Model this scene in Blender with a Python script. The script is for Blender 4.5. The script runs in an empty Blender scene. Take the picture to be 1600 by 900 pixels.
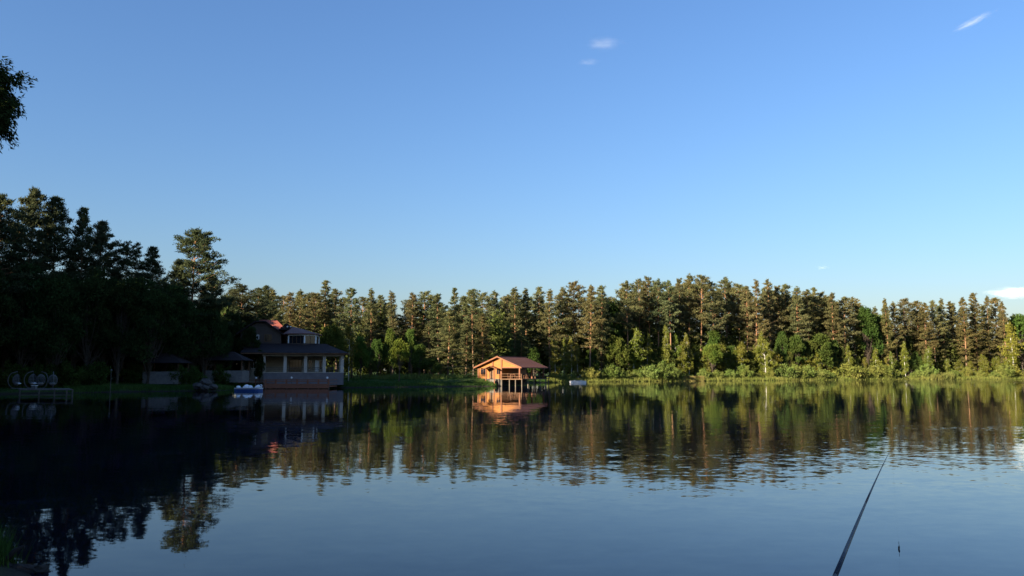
import bpy, math, random
import numpy as np
from mathutils import Vector, Matrix

# ------------------------------------------------------------------ camera, sky, sun, exposure
scene = bpy.context.scene
FPX, CH = 1232.0, 2.8                      # focal length in photo pixels (1600 wide), lens height above the water
TH = math.atan(130.0 / FPX)
CT, ST = math.cos(TH), math.sin(TH)
cam_data = bpy.data.cameras.new('camera')
cam_data.sensor_width = 36.0
cam_data.lens = 36.0 * FPX / 1600.0
cam_data.clip_start = 0.05
cam_data.clip_end = 30000.0
cam = bpy.data.objects.new('camera', cam_data)
scene.collection.objects.link(cam)
cam.location = (0, 0, CH)
cam.rotation_euler = (math.pi / 2 + TH, 0, 0)
scene.camera = cam

SUN_EL, SUN_AZ = 18.0, -132.0              # low evening sun, behind the viewer's left shoulder
world = bpy.data.worlds.new('World')
scene.world = world
world.use_nodes = True
wn = world.node_tree
bg = wn.nodes['Background']
sky = wn.nodes.new('ShaderNodeTexSky')
sky.sky_type = 'NISHITA'
sky.sun_disc = False
sky.sun_elevation = math.radians(SUN_EL)
sky.sun_rotation = math.radians(SUN_AZ)
sky.air_density = 1.6
sky.dust_density = 0.8
sky.ozone_density = 7.0
wb_node = wn.nodes.new('ShaderNodeMix')                 # the phone's white balance, the same over the whole sky
wb_node.data_type = 'RGBA'; wb_node.blend_type = 'MULTIPLY'; wb_node.inputs[0].default_value = 1.0
wb_node.inputs[7].default_value = (0.97, 0.93, 1.07, 1)
wn.links.new(sky.outputs[0], wb_node.inputs[6])
wn.links.new(wb_node.outputs[2], bg.inputs[0])
bg.inputs[1].default_value = 0.0545

sun_data = bpy.data.lights.new('sun', 'SUN')
sun_data.energy = 5.0
sun_data.angle = math.radians(0.53)
sun_data.color = (1.0, 0.86, 0.64)
sun = bpy.data.objects.new('sun', sun_data)
scene.collection.objects.link(sun)
sv = Vector((math.sin(math.radians(SUN_AZ)) * math.cos(math.radians(SUN_EL)),
             math.cos(math.radians(SUN_AZ)) * math.cos(math.radians(SUN_EL)), math.sin(math.radians(SUN_EL))))
sun.rotation_euler = sv.to_track_quat('Z', 'Y').to_euler()
sun.location = sv * 300

scene.view_settings.view_transform = 'Standard'
scene.view_settings.look = 'None'
scene.view_settings.exposure = 1.85
scene.view_settings.gamma = 1.0
scene.view_settings.use_curve_mapping = False
scene.render.engine = 'CYCLES'
cy = scene.cycles
cy.max_bounces = 6
cy.diffuse_bounces = 2
cy.glossy_bounces = 3
cy.transmission_bounces = 3
cy.transparent_max_bounces = 4
cy.volume_bounces = 2
cy.caustics_reflective = False
cy.caustics_refractive = False
cy.use_denoising = True

# ------------------------------------------------------------------ photo pixel -> place
def ray(px, py):
    a, v = (px - 800) / FPX, (450 - py) / FPX
    return Vector((a, CT - v * ST, ST + v * CT))
def shore(px, py):                          # point of the water surface seen at a pixel
    d = ray(px, py); k = -CH / d.z
    return (d.x * k, d.y * k)
def ztop(py, Y):
    v = (450 - py) / FPX
    return CH + Y * (ST + v * CT) / (CT - v * ST)
def xat(px, Y, z=1.0):
    return (Y * CT + (z - CH) * ST) * (px - 800) / FPX
def at(px, py, Y):
    z = ztop(py, Y)
    return Vector((xat(px, Y, z), Y, z))

# ------------------------------------------------------------------ helpers
COL = scene.collection
def link(o):
    COL.objects.link(o); return o
def tag(o, label=None, cat=None, group=None, kind=None):
    if label: o['label'] = label
    if cat: o['category'] = cat
    if group: o['group'] = group
    if kind: o['kind'] = kind
    return o
def empty(name, loc=(0, 0, 0), rz=0.0, label=None, cat=None, group=None):
    o = bpy.data.objects.new(name, None)
    o.empty_display_size = 0.5
    link(o); o.location = loc; o.rotation_euler = (0, 0, rz)
    return tag(o, label, cat, group)
def add(name, mesh, parent=None, kind=None):
    o = bpy.data.objects.new(name, mesh); link(o)
    if parent: o.parent = parent
    if kind: o['kind'] = kind
    return o

class MB:
    def __init__(s): s.v, s.f = [], []
    def poly(s, pts):
        n = len(s.v); s.v += [tuple(p) for p in pts]; s.f.append(tuple(range(n, n + len(pts)))); return s
    def hexa(s, p):                          # 8 corners: bottom 4 (ccw from above), top 4
        n = len(s.v); s.v += [tuple(q) for q in p]
        s.f += [tuple(n + i for i in q) for q in ((3, 2, 1, 0), (4, 5, 6, 7), (0, 1, 5, 4), (1, 2, 6, 5), (2, 3, 7, 6), (3, 0, 4, 7))]
        return s
    def box(s, x0, x1, y0, y1, z0, z1):
        return s.hexa([(x0, y0, z0), (x1, y0, z0), (x1, y1, z0), (x0, y1, z0), (x0, y0, z1), (x1, y0, z1), (x1, y1, z1), (x0, y1, z1)])
    def bar(s, a, b, w, h=None):             # rectangular bar between two points
        a, b = Vector(a), Vector(b); h = h or w
        d = (b - a).normalized()
        up = Vector((0, 0, 1)) if abs(d.z) < 0.95 else Vector((0, 1, 0))
        r = d.cross(up).normalized() * w / 2; u = r.cross(d).normalized() * h / 2
        return s.hexa([a - r - u, a + r - u, b + r - u, b - r - u, a - r + u, a + r + u, b + r + u, b - r + u])
    def tube(s, pts, rad, n=8, cap=True):
        pts = [Vector(p) for p in pts]
        if not hasattr(rad, '__len__'): rad = [rad] * len(pts)
        base = len(s.v); ref = None
        for i, p in enumerate(pts):
            d = (pts[min(i + 1, len(pts) - 1)] - pts[max(i - 1, 0)]).normalized()
            if ref is None: ref = Vector((1, 0, 0)) if abs(d.x) < 0.8 else Vector((0, 1, 0))
            r = (ref - d * ref.dot(d)).normalized(); ref = r; u = d.cross(r)
            for k in range(n):
                a = 2 * math.pi * k / n
                s.v.append(tuple(p + (r * math.cos(a) + u * math.sin(a)) * rad[i]))
        for i in range(len(pts) - 1):
            for k in range(n):
                a, b = base + i * n + k, base + i * n + (k + 1) % n
                s.f.append((a, b, b + n, a + n))
        if cap:
            s.f.append(tuple(base + k for k in reversed(range(n))))
            s.f.append(tuple(base + (len(pts) - 1) * n + k for k in range(n)))
        return s
    def lathe(s, c, prof, n=12):             # prof: (radius, z)
        c = Vector(c); base = len(s.v)
        for r, z in prof:
            for k in range(n):
                a = 2 * math.pi * k / n
                s.v.append((c.x + r * math.cos(a), c.y + r * math.sin(a), c.z + z))
        for i in range(len(prof) - 1):
            for k in range(n):
                a, b = base + i * n + k, base + i * n + (k + 1) % n
                s.f.append((a, b, b + n, a + n))
        s.f.append(tuple(base + k for k in reversed(range(n))))
        s.f.append(tuple(base + (len(prof) - 1) * n + k for k in range(n)))
        return s
    def mesh(s, name, mat, smooth=False, xf=None):
        v = s.v if xf is None else [xf(p) for p in s.v]
        m = bpy.data.meshes.new(name); m.from_pydata(v, [], s.f); m.materials.append(M[mat])
        if smooth: m.polygons.foreach_set('use_smooth', [True] * len(m.polygons))
        m.update(); return m
    def build(s, name, mat, parent=None, smooth=False, kind=None, xf=None):
        return add(name, s.mesh(name, mat, smooth, xf), parent, kind)

def tri_mesh(name, tris, mat):               # tris: (N,3,3) array -> one mesh, every leaf its own face
    n = len(tris)
    m = bpy.data.meshes.new(name)
    m.vertices.add(n * 3); m.vertices.foreach_set('co', np.ascontiguousarray(tris, dtype=np.float32).ravel())
    m.loops.add(n * 3); m.loops.foreach_set('vertex_index', np.arange(n * 3, dtype=np.int32))
    m.polygons.add(n); m.polygons.foreach_set('loop_start', np.arange(0, n * 3, 3, dtype=np.int32))
    m.polygons.foreach_set('loop_total', np.full(n, 3, dtype=np.int32))
    m.materials.append(M[mat]); m.update(); m.validate(); return m

# ------------------------------------------------------------------ materials
M = {}
class NT:
    def __init__(s, name):
        s.m = bpy.data.materials.new(name); s.m.use_nodes = True; s.t = s.m.node_tree
        s.t.nodes.clear(); s.out = s.t.nodes.new('ShaderNodeOutputMaterial'); M[name] = s.m
    def n(s, typ, **kw):
        nd = s.t.nodes.new(typ)
        for k, v in kw.items(): setattr(nd, k, v)
        return nd
    def l(s, a, b): s.t.links.new(a, b)
    def math(s, op, a, b=None):
        nd = s.n('ShaderNodeMath', operation=op)
        for i, x in enumerate((a, b)):
            if x is None: continue
            if isinstance(x, (int, float)): nd.inputs[i].default_value = x
            else: s.l(x, nd.inputs[i])
        return nd.outputs[0]
    def noise(s, scale, detail=3.0, rough=0.6, vec=None, dim='3D'):
        nd = s.n('ShaderNodeTexNoise'); nd.inputs['Scale'].default_value = scale
        nd.inputs['Detail'].default_value = detail; nd.inputs['Roughness'].default_value = rough
        if vec is not None: s.l(vec, nd.inputs['Vector'])
        return nd
    def ramp(s, fac, stops):
        nd = s.n('ShaderNodeValToRGB'); e = nd.color_ramp.elements
        while len(e) < len(stops): e.new(0.5)
        for q, (p, c) in zip(e, stops): q.position = p; q.color = (*c, 1) if len(c) == 3 else c
        s.l(fac, nd.inputs[0]); return nd.outputs[0]
    def mul(s, a, b, typ='MULTIPLY', fac=1.0):
        nd = s.n('ShaderNodeMix', data_type='RGBA', blend_type=typ); nd.inputs[0].default_value = fac
        for i, x in ((6, a), (7, b)):
            if isinstance(x, tuple): nd.inputs[i].default_value = (*x, 1)
            else: s.l(x, nd.inputs[i])
        return nd.outputs[2]

def leaf_mat(name, base, warm, trans=0.28, nscale=0.35):
    t = NT(name)
    geo = t.n('ShaderNodeNewGeometry'); obi = t.n('ShaderNodeObjectInfo'); tc = t.n('ShaderNodeTexCoord')
    nz = t.noise(nscale, 2.0, 0.5, tc.outputs['Object'])
    col = t.ramp(nz.outputs[0], [(0.35, base), (0.68, warm)])
    v = t.math('MULTIPLY_ADD', geo.outputs['Random Per Island'], 0.75); v.node.inputs[2].default_value = 0.62
    hsv = t.n('ShaderNodeHueSaturation'); t.l(col, hsv.inputs['Color']); t.l(v, hsv.inputs['Value'])
    h = t.math('MULTIPLY_ADD', obi.outputs['Random'], 0.05); h.node.inputs[2].default_value = 0.475
    t.l(h, hsv.inputs['Hue'])
    c = t.mul(hsv.outputs[0], obi.outputs['Color'])
    d = t.n('ShaderNodeBsdfDiffuse'); tr = t.n('ShaderNodeBsdfTranslucent'); mx = t.n('ShaderNodeMixShader')
    t.l(c, d.inputs[0]); t.l(c, tr.inputs[0]); mx.inputs[0].default_value = trans
    t.l(d.outputs[0], mx.inputs[1]); t.l(tr.outputs[0], mx.inputs[2]); t.l(mx.outputs[0], t.out.inputs[0])

def solid_mat(name, c0, c1, scale=3.0, rough=0.8, spec=0.3, bump=0.0, stretch=None, metal=0.0, bscale=None):
    t = NT(name); tc = t.n('ShaderNodeTexCoord'); vec = tc.outputs['Object']
    if stretch:
        mp = t.n('ShaderNodeMapping'); mp.inputs['Scale'].default_value = stretch; t.l(vec, mp.inputs[0]); vec = mp.outputs[0]
    nz = t.noise(scale, 4.0, 0.6, vec)
    p = t.n('ShaderNodeBsdfPrincipled')
    t.l(t.ramp(nz.outputs[0], [(0.3, c0), (0.7, c1)]), p.inputs['Base Color'])
    p.inputs['Roughness'].default_value = rough; p.inputs['Specular IOR Level'].default_value = spec; p.inputs['Metallic'].default_value = metal
    if bump:
        n2 = t.noise(bscale or scale * 4, 4.0, 0.6, vec)
        b = t.n('ShaderNodeBump'); b.inputs['Strength'].default_value = bump; b.inputs['Distance'].default_value = 0.05
        t.l(n2.outputs[0], b.inputs['Height']); t.l(b.outputs[0], p.inputs['Normal'])
    t.l(p.outputs[0], t.out.inputs[0])

leaf_mat('pine_needles', (0.1, 0.112, 0.05), (0.155, 0.145, 0.062), 0.38)
leaf_mat('birch_leaves', (0.13, 0.15, 0.026), (0.2, 0.195, 0.045), 0.38)
leaf_mat('broad_leaves', (0.062, 0.09, 0.024), (0.108, 0.125, 0.034), 0.38)
leaf_mat('willow_leaves', (0.11, 0.15, 0.035), (0.18, 0.2, 0.055), 0.22)
leaf_mat('grass_blades', (0.04, 0.085, 0.02), (0.08, 0.12, 0.028), 0.3, 0.15)
leaf_mat('reed_blades', (0.17, 0.175, 0.05), (0.25, 0.21, 0.075), 0.3, 0.12)
leaf_mat('dark_leaves', (0.03, 0.05, 0.016), (0.05, 0.07, 0.02), 0.25)  # low leaf colour, carrying part of the left shore's shade

def pine_bark():
    t = NT('pine_bark'); tc = t.n('ShaderNodeTexCoord'); sep = t.n('ShaderNodeSeparateXYZ'); t.l(tc.outputs['Object'], sep.inputs[0])
    nz = t.noise(2.2, 4.0, 0.65, tc.outputs['Object'])
    f = t.math('ADD', t.math('MULTIPLY', sep.outputs[2], 0.045), t.math('MULTIPLY', nz.outputs[0], 0.35))
    col = t.ramp(f, [(0.25, (0.12, 0.085, 0.06)), (0.5, (0.24, 0.14, 0.075)), (0.85, (0.28, 0.14, 0.065))])
    n2 = t.noise(9, 3.0, 0.6, tc.outputs['Object'])
    col = t.mul(col, t.ramp(n2.outputs[0], [(0.3, (0.55, 0.55, 0.55)), (0.65, (1.1, 1.1, 1.1))]))
    p = t.n('ShaderNodeBsdfPrincipled'); t.l(col, p.inputs['Base Color']); p.inputs['Roughness'].default_value = 0.95
    t.l(p.outputs[0], t.out.inputs[0])
pine_bark()
def birch_bark():
    t = NT('birch_bark'); tc = t.n('ShaderNodeTexCoord'); mp = t.n('ShaderNodeMapping'); mp.inputs['Scale'].default_value = (1, 1, 3)
    t.l(tc.outputs['Object'], mp.inputs[0]); nz = t.noise(2.5, 4, 0.7, mp.outputs[0])
    p = t.n('ShaderNodeBsdfPrincipled'); p.inputs['Roughness'].default_value = 0.8
    t.l(t.ramp(nz.outputs[0], [(0.36, (0.06, 0.055, 0.05)), (0.46, (0.5, 0.48, 0.42))]), p.inputs['Base Color'])
    t.l(p.outputs[0], t.out.inputs[0])
birch_bark()
solid_mat('dark_bark', (0.06, 0.048, 0.038), (0.13, 0.1, 0.075), 3, 0.95, 0.1, 0.6)
solid_mat('cabin_wood', (0.22, 0.078, 0.01), (0.36, 0.135, 0.018), 1.3, 0.6, 0.3, 0.25, (0.4, 0.4, 7))
solid_mat('post_wood', (0.13, 0.042, 0.014), (0.19, 0.066, 0.021), 2, 0.6, 0.3, 0.2, (4, 4, 0.5))
solid_mat('dark_timber', (0.1, 0.055, 0.03), (0.17, 0.09, 0.045), 2, 0.75, 0.25, 0.2)
solid_mat('deck_wood', (0.19, 0.075, 0.042), (0.27, 0.108, 0.06), 2.5, 0.7, 0.3, 0.3, (1, 1, 5))
solid_mat('grey_wood', (0.1, 0.085, 0.07), (0.17, 0.145, 0.12), 2.5, 0.85, 0.2, 0.3)
solid_mat('stilt_wood', (0.1, 0.08, 0.062), (0.19, 0.155, 0.12), 3, 0.8, 0.2, 0.2)
solid_mat('cabin_roof', (0.12, 0.05, 0.034), (0.2, 0.08, 0.052), 2.0, 0.75, 0.2, 0.5, (1, 1, 6))
solid_mat('dark_roof', (0.022, 0.016, 0.016), (0.04, 0.029, 0.029), 1.5, 0.85, 0.1, 0.4, (1, 1, 6))
solid_mat('brown_roof', (0.13, 0.06, 0.05), (0.2, 0.09, 0.07), 1.5, 0.7, 0.3, 0.4, (1, 1, 6))
solid_mat('red_roof', (0.22, 0.06, 0.042), (0.31, 0.09, 0.062), 2.0, 0.7, 0.25, 0.4, (1, 1, 6))
solid_mat('cream_render', (0.42, 0.37, 0.31), (0.52, 0.47, 0.4), 1.2, 0.9, 0.2, 0.1)
solid_mat('white_paint', (0.72, 0.71, 0.68), (0.82, 0.81, 0.78), 2.0, 0.5, 0.4)
solid_mat('grey_render', (0.13, 0.118, 0.125), (0.18, 0.165, 0.17), 1.0, 0.9, 0.2, 0.15)
solid_mat('brown_wall', (0.07, 0.052, 0.044), (0.1, 0.075, 0.063), 1.0, 0.85, 0.2, 0.2, (1, 1, 5))
solid_mat('stone_wall', (0.13, 0.12, 0.113), (0.2, 0.185, 0.172), 2.2, 0.9, 0.2, 0.6)
solid_mat('iron', (0.02, 0.02, 0.022), (0.035, 0.034, 0.036), 4, 0.45, 0.5)
solid_mat('wicker', (0.1, 0.095, 0.093), (0.16, 0.15, 0.142), 8, 0.7, 0.3)
solid_mat('boulder', (0.04, 0.036, 0.033), (0.1, 0.09, 0.082), 2.0, 0.95, 0.15, 0.8)
solid_mat('blue_hull', (0.03, 0.08, 0.25), (0.04, 0.11, 0.32), 3, 0.35, 0.5)
solid_mat('white_hull', (0.78, 0.78, 0.78), (0.85, 0.85, 0.84), 2, 0.3, 0.5)
solid_mat('rod_carbon', (0.016, 0.02, 0.03), (0.024, 0.03, 0.045), 6, 0.55, 0.25)
solid_mat('float_dark', (0.02, 0.02, 0.02), (0.035, 0.03, 0.03), 6, 0.4, 0.5)
solid_mat('float_orange', (0.5, 0.1, 0.03), (0.6, 0.14, 0.04), 6, 0.4, 0.5)
solid_mat('globe', (0.8, 0.8, 0.78), (0.86, 0.86, 0.84), 2, 0.3, 0.5)
solid_mat('linen', (0.76, 0.76, 0.78), (0.84, 0.84, 0.85), 3, 0.8, 0.2)
solid_mat('log_bark', (0.022, 0.018, 0.016), (0.05, 0.042, 0.036), 4, 0.9, 0.2, 0.8)
def glass_mat():
    t = NT('window_glass'); p = t.n('ShaderNodeBsdfPrincipled')
    p.inputs['Base Color'].default_value = (0.015, 0.017, 0.022, 1); p.inputs['Roughness'].default_value = 0.06
    p.inputs['Specular IOR Level'].default_value = 0.6
    t.l(p.outputs[0], t.out.inputs[0])
glass_mat()

def ground_mat():
    t = NT('ground'); tc = t.n('ShaderNodeTexCoord'); g = t.n('ShaderNodeNewGeometry')
    n1 = t.noise(0.09, 4, 0.6, tc.outputs['Object']); n2 = t.noise(1.6, 5, 0.7, tc.outputs['Object'])
    c = t.ramp(n1.outputs[0], [(0.35, (0.035, 0.068, 0.018)), (0.55, (0.055, 0.088, 0.024)), (0.75, (0.085, 0.085, 0.035))])
    c = t.mul(c, t.ramp(n2.outputs[0], [(0.3, (0.55, 0.55, 0.5)), (0.7, (1.25, 1.25, 1.15))]))
    sep = t.n('ShaderNodeSeparateXYZ'); t.l(g.outputs['Position'], sep.inputs[0])
    wet = t.ramp(sep.outputs[2], [(0.08, (1, 1, 1)), (0.3, (0, 0, 0))])
    mix = t.n('ShaderNodeMix', data_type='RGBA'); t.l(wet, mix.inputs[0]); t.l(c, mix.inputs[6]); mix.inputs[7].default_value = (0.035, 0.03, 0.022, 1)
    p = t.n('ShaderNodeBsdfPrincipled'); t.l(mix.outputs[2], p.inputs['Base Color']); p.inputs['Roughness'].default_value = 0.95
    p.inputs['Specular IOR Level'].default_value = 0.1
    b = t.n('ShaderNodeBump'); b.inputs['Strength'].default_value = 0.7; b.inputs['Distance'].default_value = 0.15
    t.l(n2.outputs[0], b.inputs['Height']); t.l(b.outputs[0], p.inputs['Normal']); t.l(p.outputs[0], t.out.inputs[0])
ground_mat()

def water_mat():
    """Calm lake: dark body, mirror gloss, surface slopes from noise; breeze patches where the slopes are larger."""
    t = NT('lake_water'); tc = t.n('ShaderNodeTexCoord'); o = tc.outputs['Object']
    def slopes(scale, detail, stretch, rough=0.55):
        mp = t.n('ShaderNodeMapping'); mp.inputs['Scale'].default_value = stretch; t.l(o, mp.inputs[0])
        nz = t.noise(scale, detail, rough, mp.outputs[0])
        s = t.n('ShaderNodeVectorMath', operation='SUBTRACT'); t.l(nz.outputs['Color'], s.inputs[0]); s.inputs[1].default_value = (0.5, 0.5, 0.5)
        return s.outputs[0]
    def scaled(v, k):
        m = t.n('ShaderNodeVectorMath', operation='SCALE'); t.l(v, m.inputs[0])
        if isinstance(k, (int, float)): m.inputs['Scale'].default_value = k
        else: t.l(k, m.inputs['Scale'])
        return m.outputs[0]
    def plus(a, b):
        m = t.n('ShaderNodeVectorMath', operation='ADD'); t.l(a, m.inputs[0]); t.l(b, m.inputs[1]); return m.outputs[0]
    swell = slopes(0.45, 2.0, (0.5, 1.0, 1.0))
    fine = slopes(2.6, 2.5, (0.6, 1.0, 1.0))
    rip = slopes(9.0, 2.0, (0.55, 1.0, 1.0))
    # breeze: broken streaks across the middle of the lake and along the far bank
    sep = t.n('ShaderNodeSeparateXYZ'); t.l(o, sep.inputs[0])
    def band(lo0, lo1, hi0, hi1, src):
        a = t.n('ShaderNodeMapRange', interpolation_type='SMOOTHSTEP'); a.inputs[1].default_value = lo0; a.inputs[2].default_value = lo1; t.l(src, a.inputs[0])
        b = t.n('ShaderNodeMapRange', interpolation_type='SMOOTHSTEP'); b.inputs[1].default_value = hi0; b.inputs[2].default_value = hi1
        b.inputs[3].default_value = 1.0; b.inputs[4].default_value = 0.0; t.l(src, b.inputs[0])
        return t.math('MULTIPLY', a.outputs[0], b.outputs[0])
    mp = t.n('ShaderNodeMapping'); mp.inputs['Scale'].default_value = (0.35, 1.0, 1.0); t.l(o, mp.inputs[0])
    patch = t.ramp(t.noise(0.11, 3.0, 0.6, mp.outputs[0]).outputs[0], [(0.42, (0.25, 0.25, 0.25)), (0.62, (1, 1, 1))])
    xw = t.n('ShaderNodeMapRange', interpolation_type='SMOOTHSTEP'); t.l(sep.outputs[0], xw.inputs[0]); xw.inputs[1].default_value = -9.0; xw.inputs[2].default_value = 8.0
    xw.inputs[3].default_value = 0.22
    mid = t.math('MULTIPLY', t.math('MULTIPLY', band(14, 22, 34, 60, sep.outputs[1]), xw.outputs[0]), patch)
    xf = t.n('ShaderNodeMapRange', interpolation_type='SMOOTHSTEP'); t.l(sep.outputs[0], xf.inputs[0]); xf.inputs[1].default_value = 62.0; xf.inputs[2].default_value = 140.0
    far = t.math('MULTIPLY', band(165, 205, 900, 1000, sep.outputs[1]), xf.outputs[0])
    br = t.math('ADD', mid, t.math('MULTIPLY', far, 4.0))
    n = plus(scaled(swell, 0.011), scaled(fine, t.math('MULTIPLY_ADD', br, 0.075)))
    n.node.inputs[1].links[0].from_node.inputs['Scale'].links[0].from_node.inputs[2].default_value = 0.018
    n = plus(n, scaled(rip, t.math('MULTIPLY_ADD', br, 0.085)))
    n.node.inputs[1].links[0].from_node.inputs['Scale'].links[0].from_node.inputs[2].default_value = 0.008
    fl = t.n('ShaderNodeVectorMath', operation='MULTIPLY'); t.l(n, fl.inputs[0]); fl.inputs[1].default_value = (1, 1, 0)
    up = t.n('ShaderNodeVectorMath', operation='ADD'); t.l(fl.outputs[0], up.inputs[0]); up.inputs[1].default_value = (0, 0, 1)
    nm = t.n('ShaderNodeVectorMath', operation='NORMALIZE'); t.l(up.outputs[0], nm.inputs[0])
    p = t.n('ShaderNodeBsdfPrincipled')
    p.inputs['Base Color'].default_value = (0.001, 0.003, 0.012, 1); p.inputs['Roughness'].default_value = 0.02
    p.inputs['IOR'].default_value = 1.29
    t.l(nm.outputs[0], p.inputs['Normal']); t.l(p.outputs[0], t.out.inputs[0])
water_mat()

# ------------------------------------------------------------------ the lake and the ground
LAKE = [(-2.6, 2.4), (-5.0, 6.5), shore(70, 925), shore(48, 901), shore(10, 888), shore(-60, 874), (-16, 18), (-40, 36), (-62, 62), shore(-120, 620),
        shore(-20, 616.5), shore(40, 615), shore(115, 614), shore(200, 612.2), shore(300, 611), shore(345, 610.5), shore(372, 608.5), shore(410, 606.5),
        shore(515, 605.8), shore(560, 605.6), shore(650, 604.6), shore(738, 603.8), shore(775, 603.6), shore(787, 602.6), shore(797, 599.6), shore(840, 598),
        shore(900, 597), shore(1000, 596.1), shore(1100, 595.3), shore(1250, 594.3), shore(1400, 593.3), shore(1600, 592.2), shore(1720, 591.8),
        (255, 245), (290, 130), (210, 15), (60, -9), (9, 0.6), (3.2, 2.0), (0, 2.6)]
LK = np.array(LAKE)
def lake_sd(P):                              # signed distance to the waterline, positive on land
    P = np.atleast_2d(P); A = LK; B = np.roll(LK, -1, 0)
    best = np.full(len(P), 1e18); inside = np.zeros(len(P), bool)
    for a, b in zip(A, B):
        e = b - a; w = P - a
        k = np.clip((w @ e) / (e @ e), 0, 1)
        best = np.minimum(best, ((w - k[:, None] * e) ** 2).sum(1))
        c = (a[1] > P[:, 1]) != (b[1] > P[:, 1])
        xx = (b[0] - a[0]) * (P[:, 1] - a[1]) / (b[1] - a[1] + 1e-12) + a[0]
        inside ^= c & (P[:, 0] < xx)
    d = np.sqrt(best); return np.where(inside, -d, d)
def ground_z(P):
    P = np.atleast_2d(np.asarray(P, float)); sd = lake_sd(P)
    z = np.interp(sd, [-30, -8, -1.2, 0, 0.7, 3, 12, 60, 400, 4000], [-4, -2, -0.4, 0.0, 0.38, 0.75, 1.1, 1.6, 3, 6])
    x, y = P[:, 0], P[:, 1]
    z = z + np.clip(sd / 4, 0, 1) * (0.12 * np.sin(x * 0.31 + 1) * np.cos(y * 0.27) + 0.06 * np.sin(x * 0.9 + y * 0.7))
    z = z + 0.55 * np.exp(-((x + 6.0) ** 2 + (y - 154) ** 2) / 60.0) * np.clip(sd / 3, 0, 1)
    z = z + 0.75 * np.exp(-((x - 0.6) ** 2 + (y + 0.4) ** 2) / 5.0) * np.clip(sd / 1.5, 0, 1)
    return z
def gz(x, y): return float(ground_z([(x, y)])[0])

def axis(lo, hi, c0, c1, step):
    a = list(np.arange(c0, c1 + 1e-6, step)); s = step
    while a[-1] < hi: s *= 1.25; a.append(a[-1] + s)
    s = step
    while a[0] > lo: s *= 1.25; a.insert(0, a[0] - s)
    return np.array(a)
gx = axis(-6000, 6000, -110, 210, 1.7); gy = axis(-3000, 7000, -6, 300, 1.7)
XX, YY = np.meshgrid(gx, gy); GP = np.c_[XX.ravel(), YY.ravel()]
GZ = ground_z(GP)
nx, ny = len(gx), len(gy)
idx = np.arange(nx * ny).reshape(ny, nx)
quads = np.stack([idx[:-1, :-1], idx[:-1, 1:], idx[1:, 1:], idx[1:, :-1]], -1).reshape(-1, 4)
gm = bpy.data.meshes.new('ground')
gm.vertices.add(nx * ny); gm.vertices.foreach_set('co', np.c_[GP, GZ].astype(np.float32).ravel())
gm.loops.add(quads.size); gm.loops.foreach_set('vertex_index', quads.astype(np.int32).ravel())
gm.polygons.add(len(quads)); gm.polygons.foreach_set('loop_start', np.arange(0, quads.size, 4, dtype=np.int32))
gm.polygons.foreach_set('loop_total', np.full(len(quads), 4, dtype=np.int32)); gm.polygons.foreach_set('use_smooth', np.ones(len(quads), bool))
gm.materials.append(M['ground']); gm.update(); gm.validate()
tag(add('ground', gm), 'grassy ground sloping down to the lake', kind='structure')
wb = MB().poly([(-120, -30, 0), (330, -30, 0), (330, 330, 0), (-120, 330, 0)])
tag(wb.build('lake_water', 'lake_water'), 'calm dark blue lake mirroring trees and sky', kind='structure')

# ------------------------------------------------------------------ tree generators
def unit(v): return v / (np.linalg.norm(v, axis=-1, keepdims=True) + 1e-9)
def leaf_tris(rng, c, bias, size, width, n_per, spread, flat=1.0):
    """n_per leaf faces round each centre c, pointing along a random direction biased by `bias`."""
    c = np.repeat(c, n_per, 0); bias = np.repeat(bias, n_per, 0); spread = np.repeat(np.broadcast_to(spread, (len(c) // n_per,)), n_per)
    off = rng.normal(size=c.shape) * spread[:, None] * 0.5; off[:, 2] *= flat
    d = unit(rng.normal(size=c.shape) + bias)
    s = unit(np.cross(d, rng.normal(size=c.shape)))
    L = size * rng.uniform(0.6, 1.3, len(c))[:, None]; w = width * rng.uniform(0.7, 1.3, len(c))[:, None]
    b = c + off
    return np.stack([b - s * w / 2, b + s * w / 2, b + d * L], 1)

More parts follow.
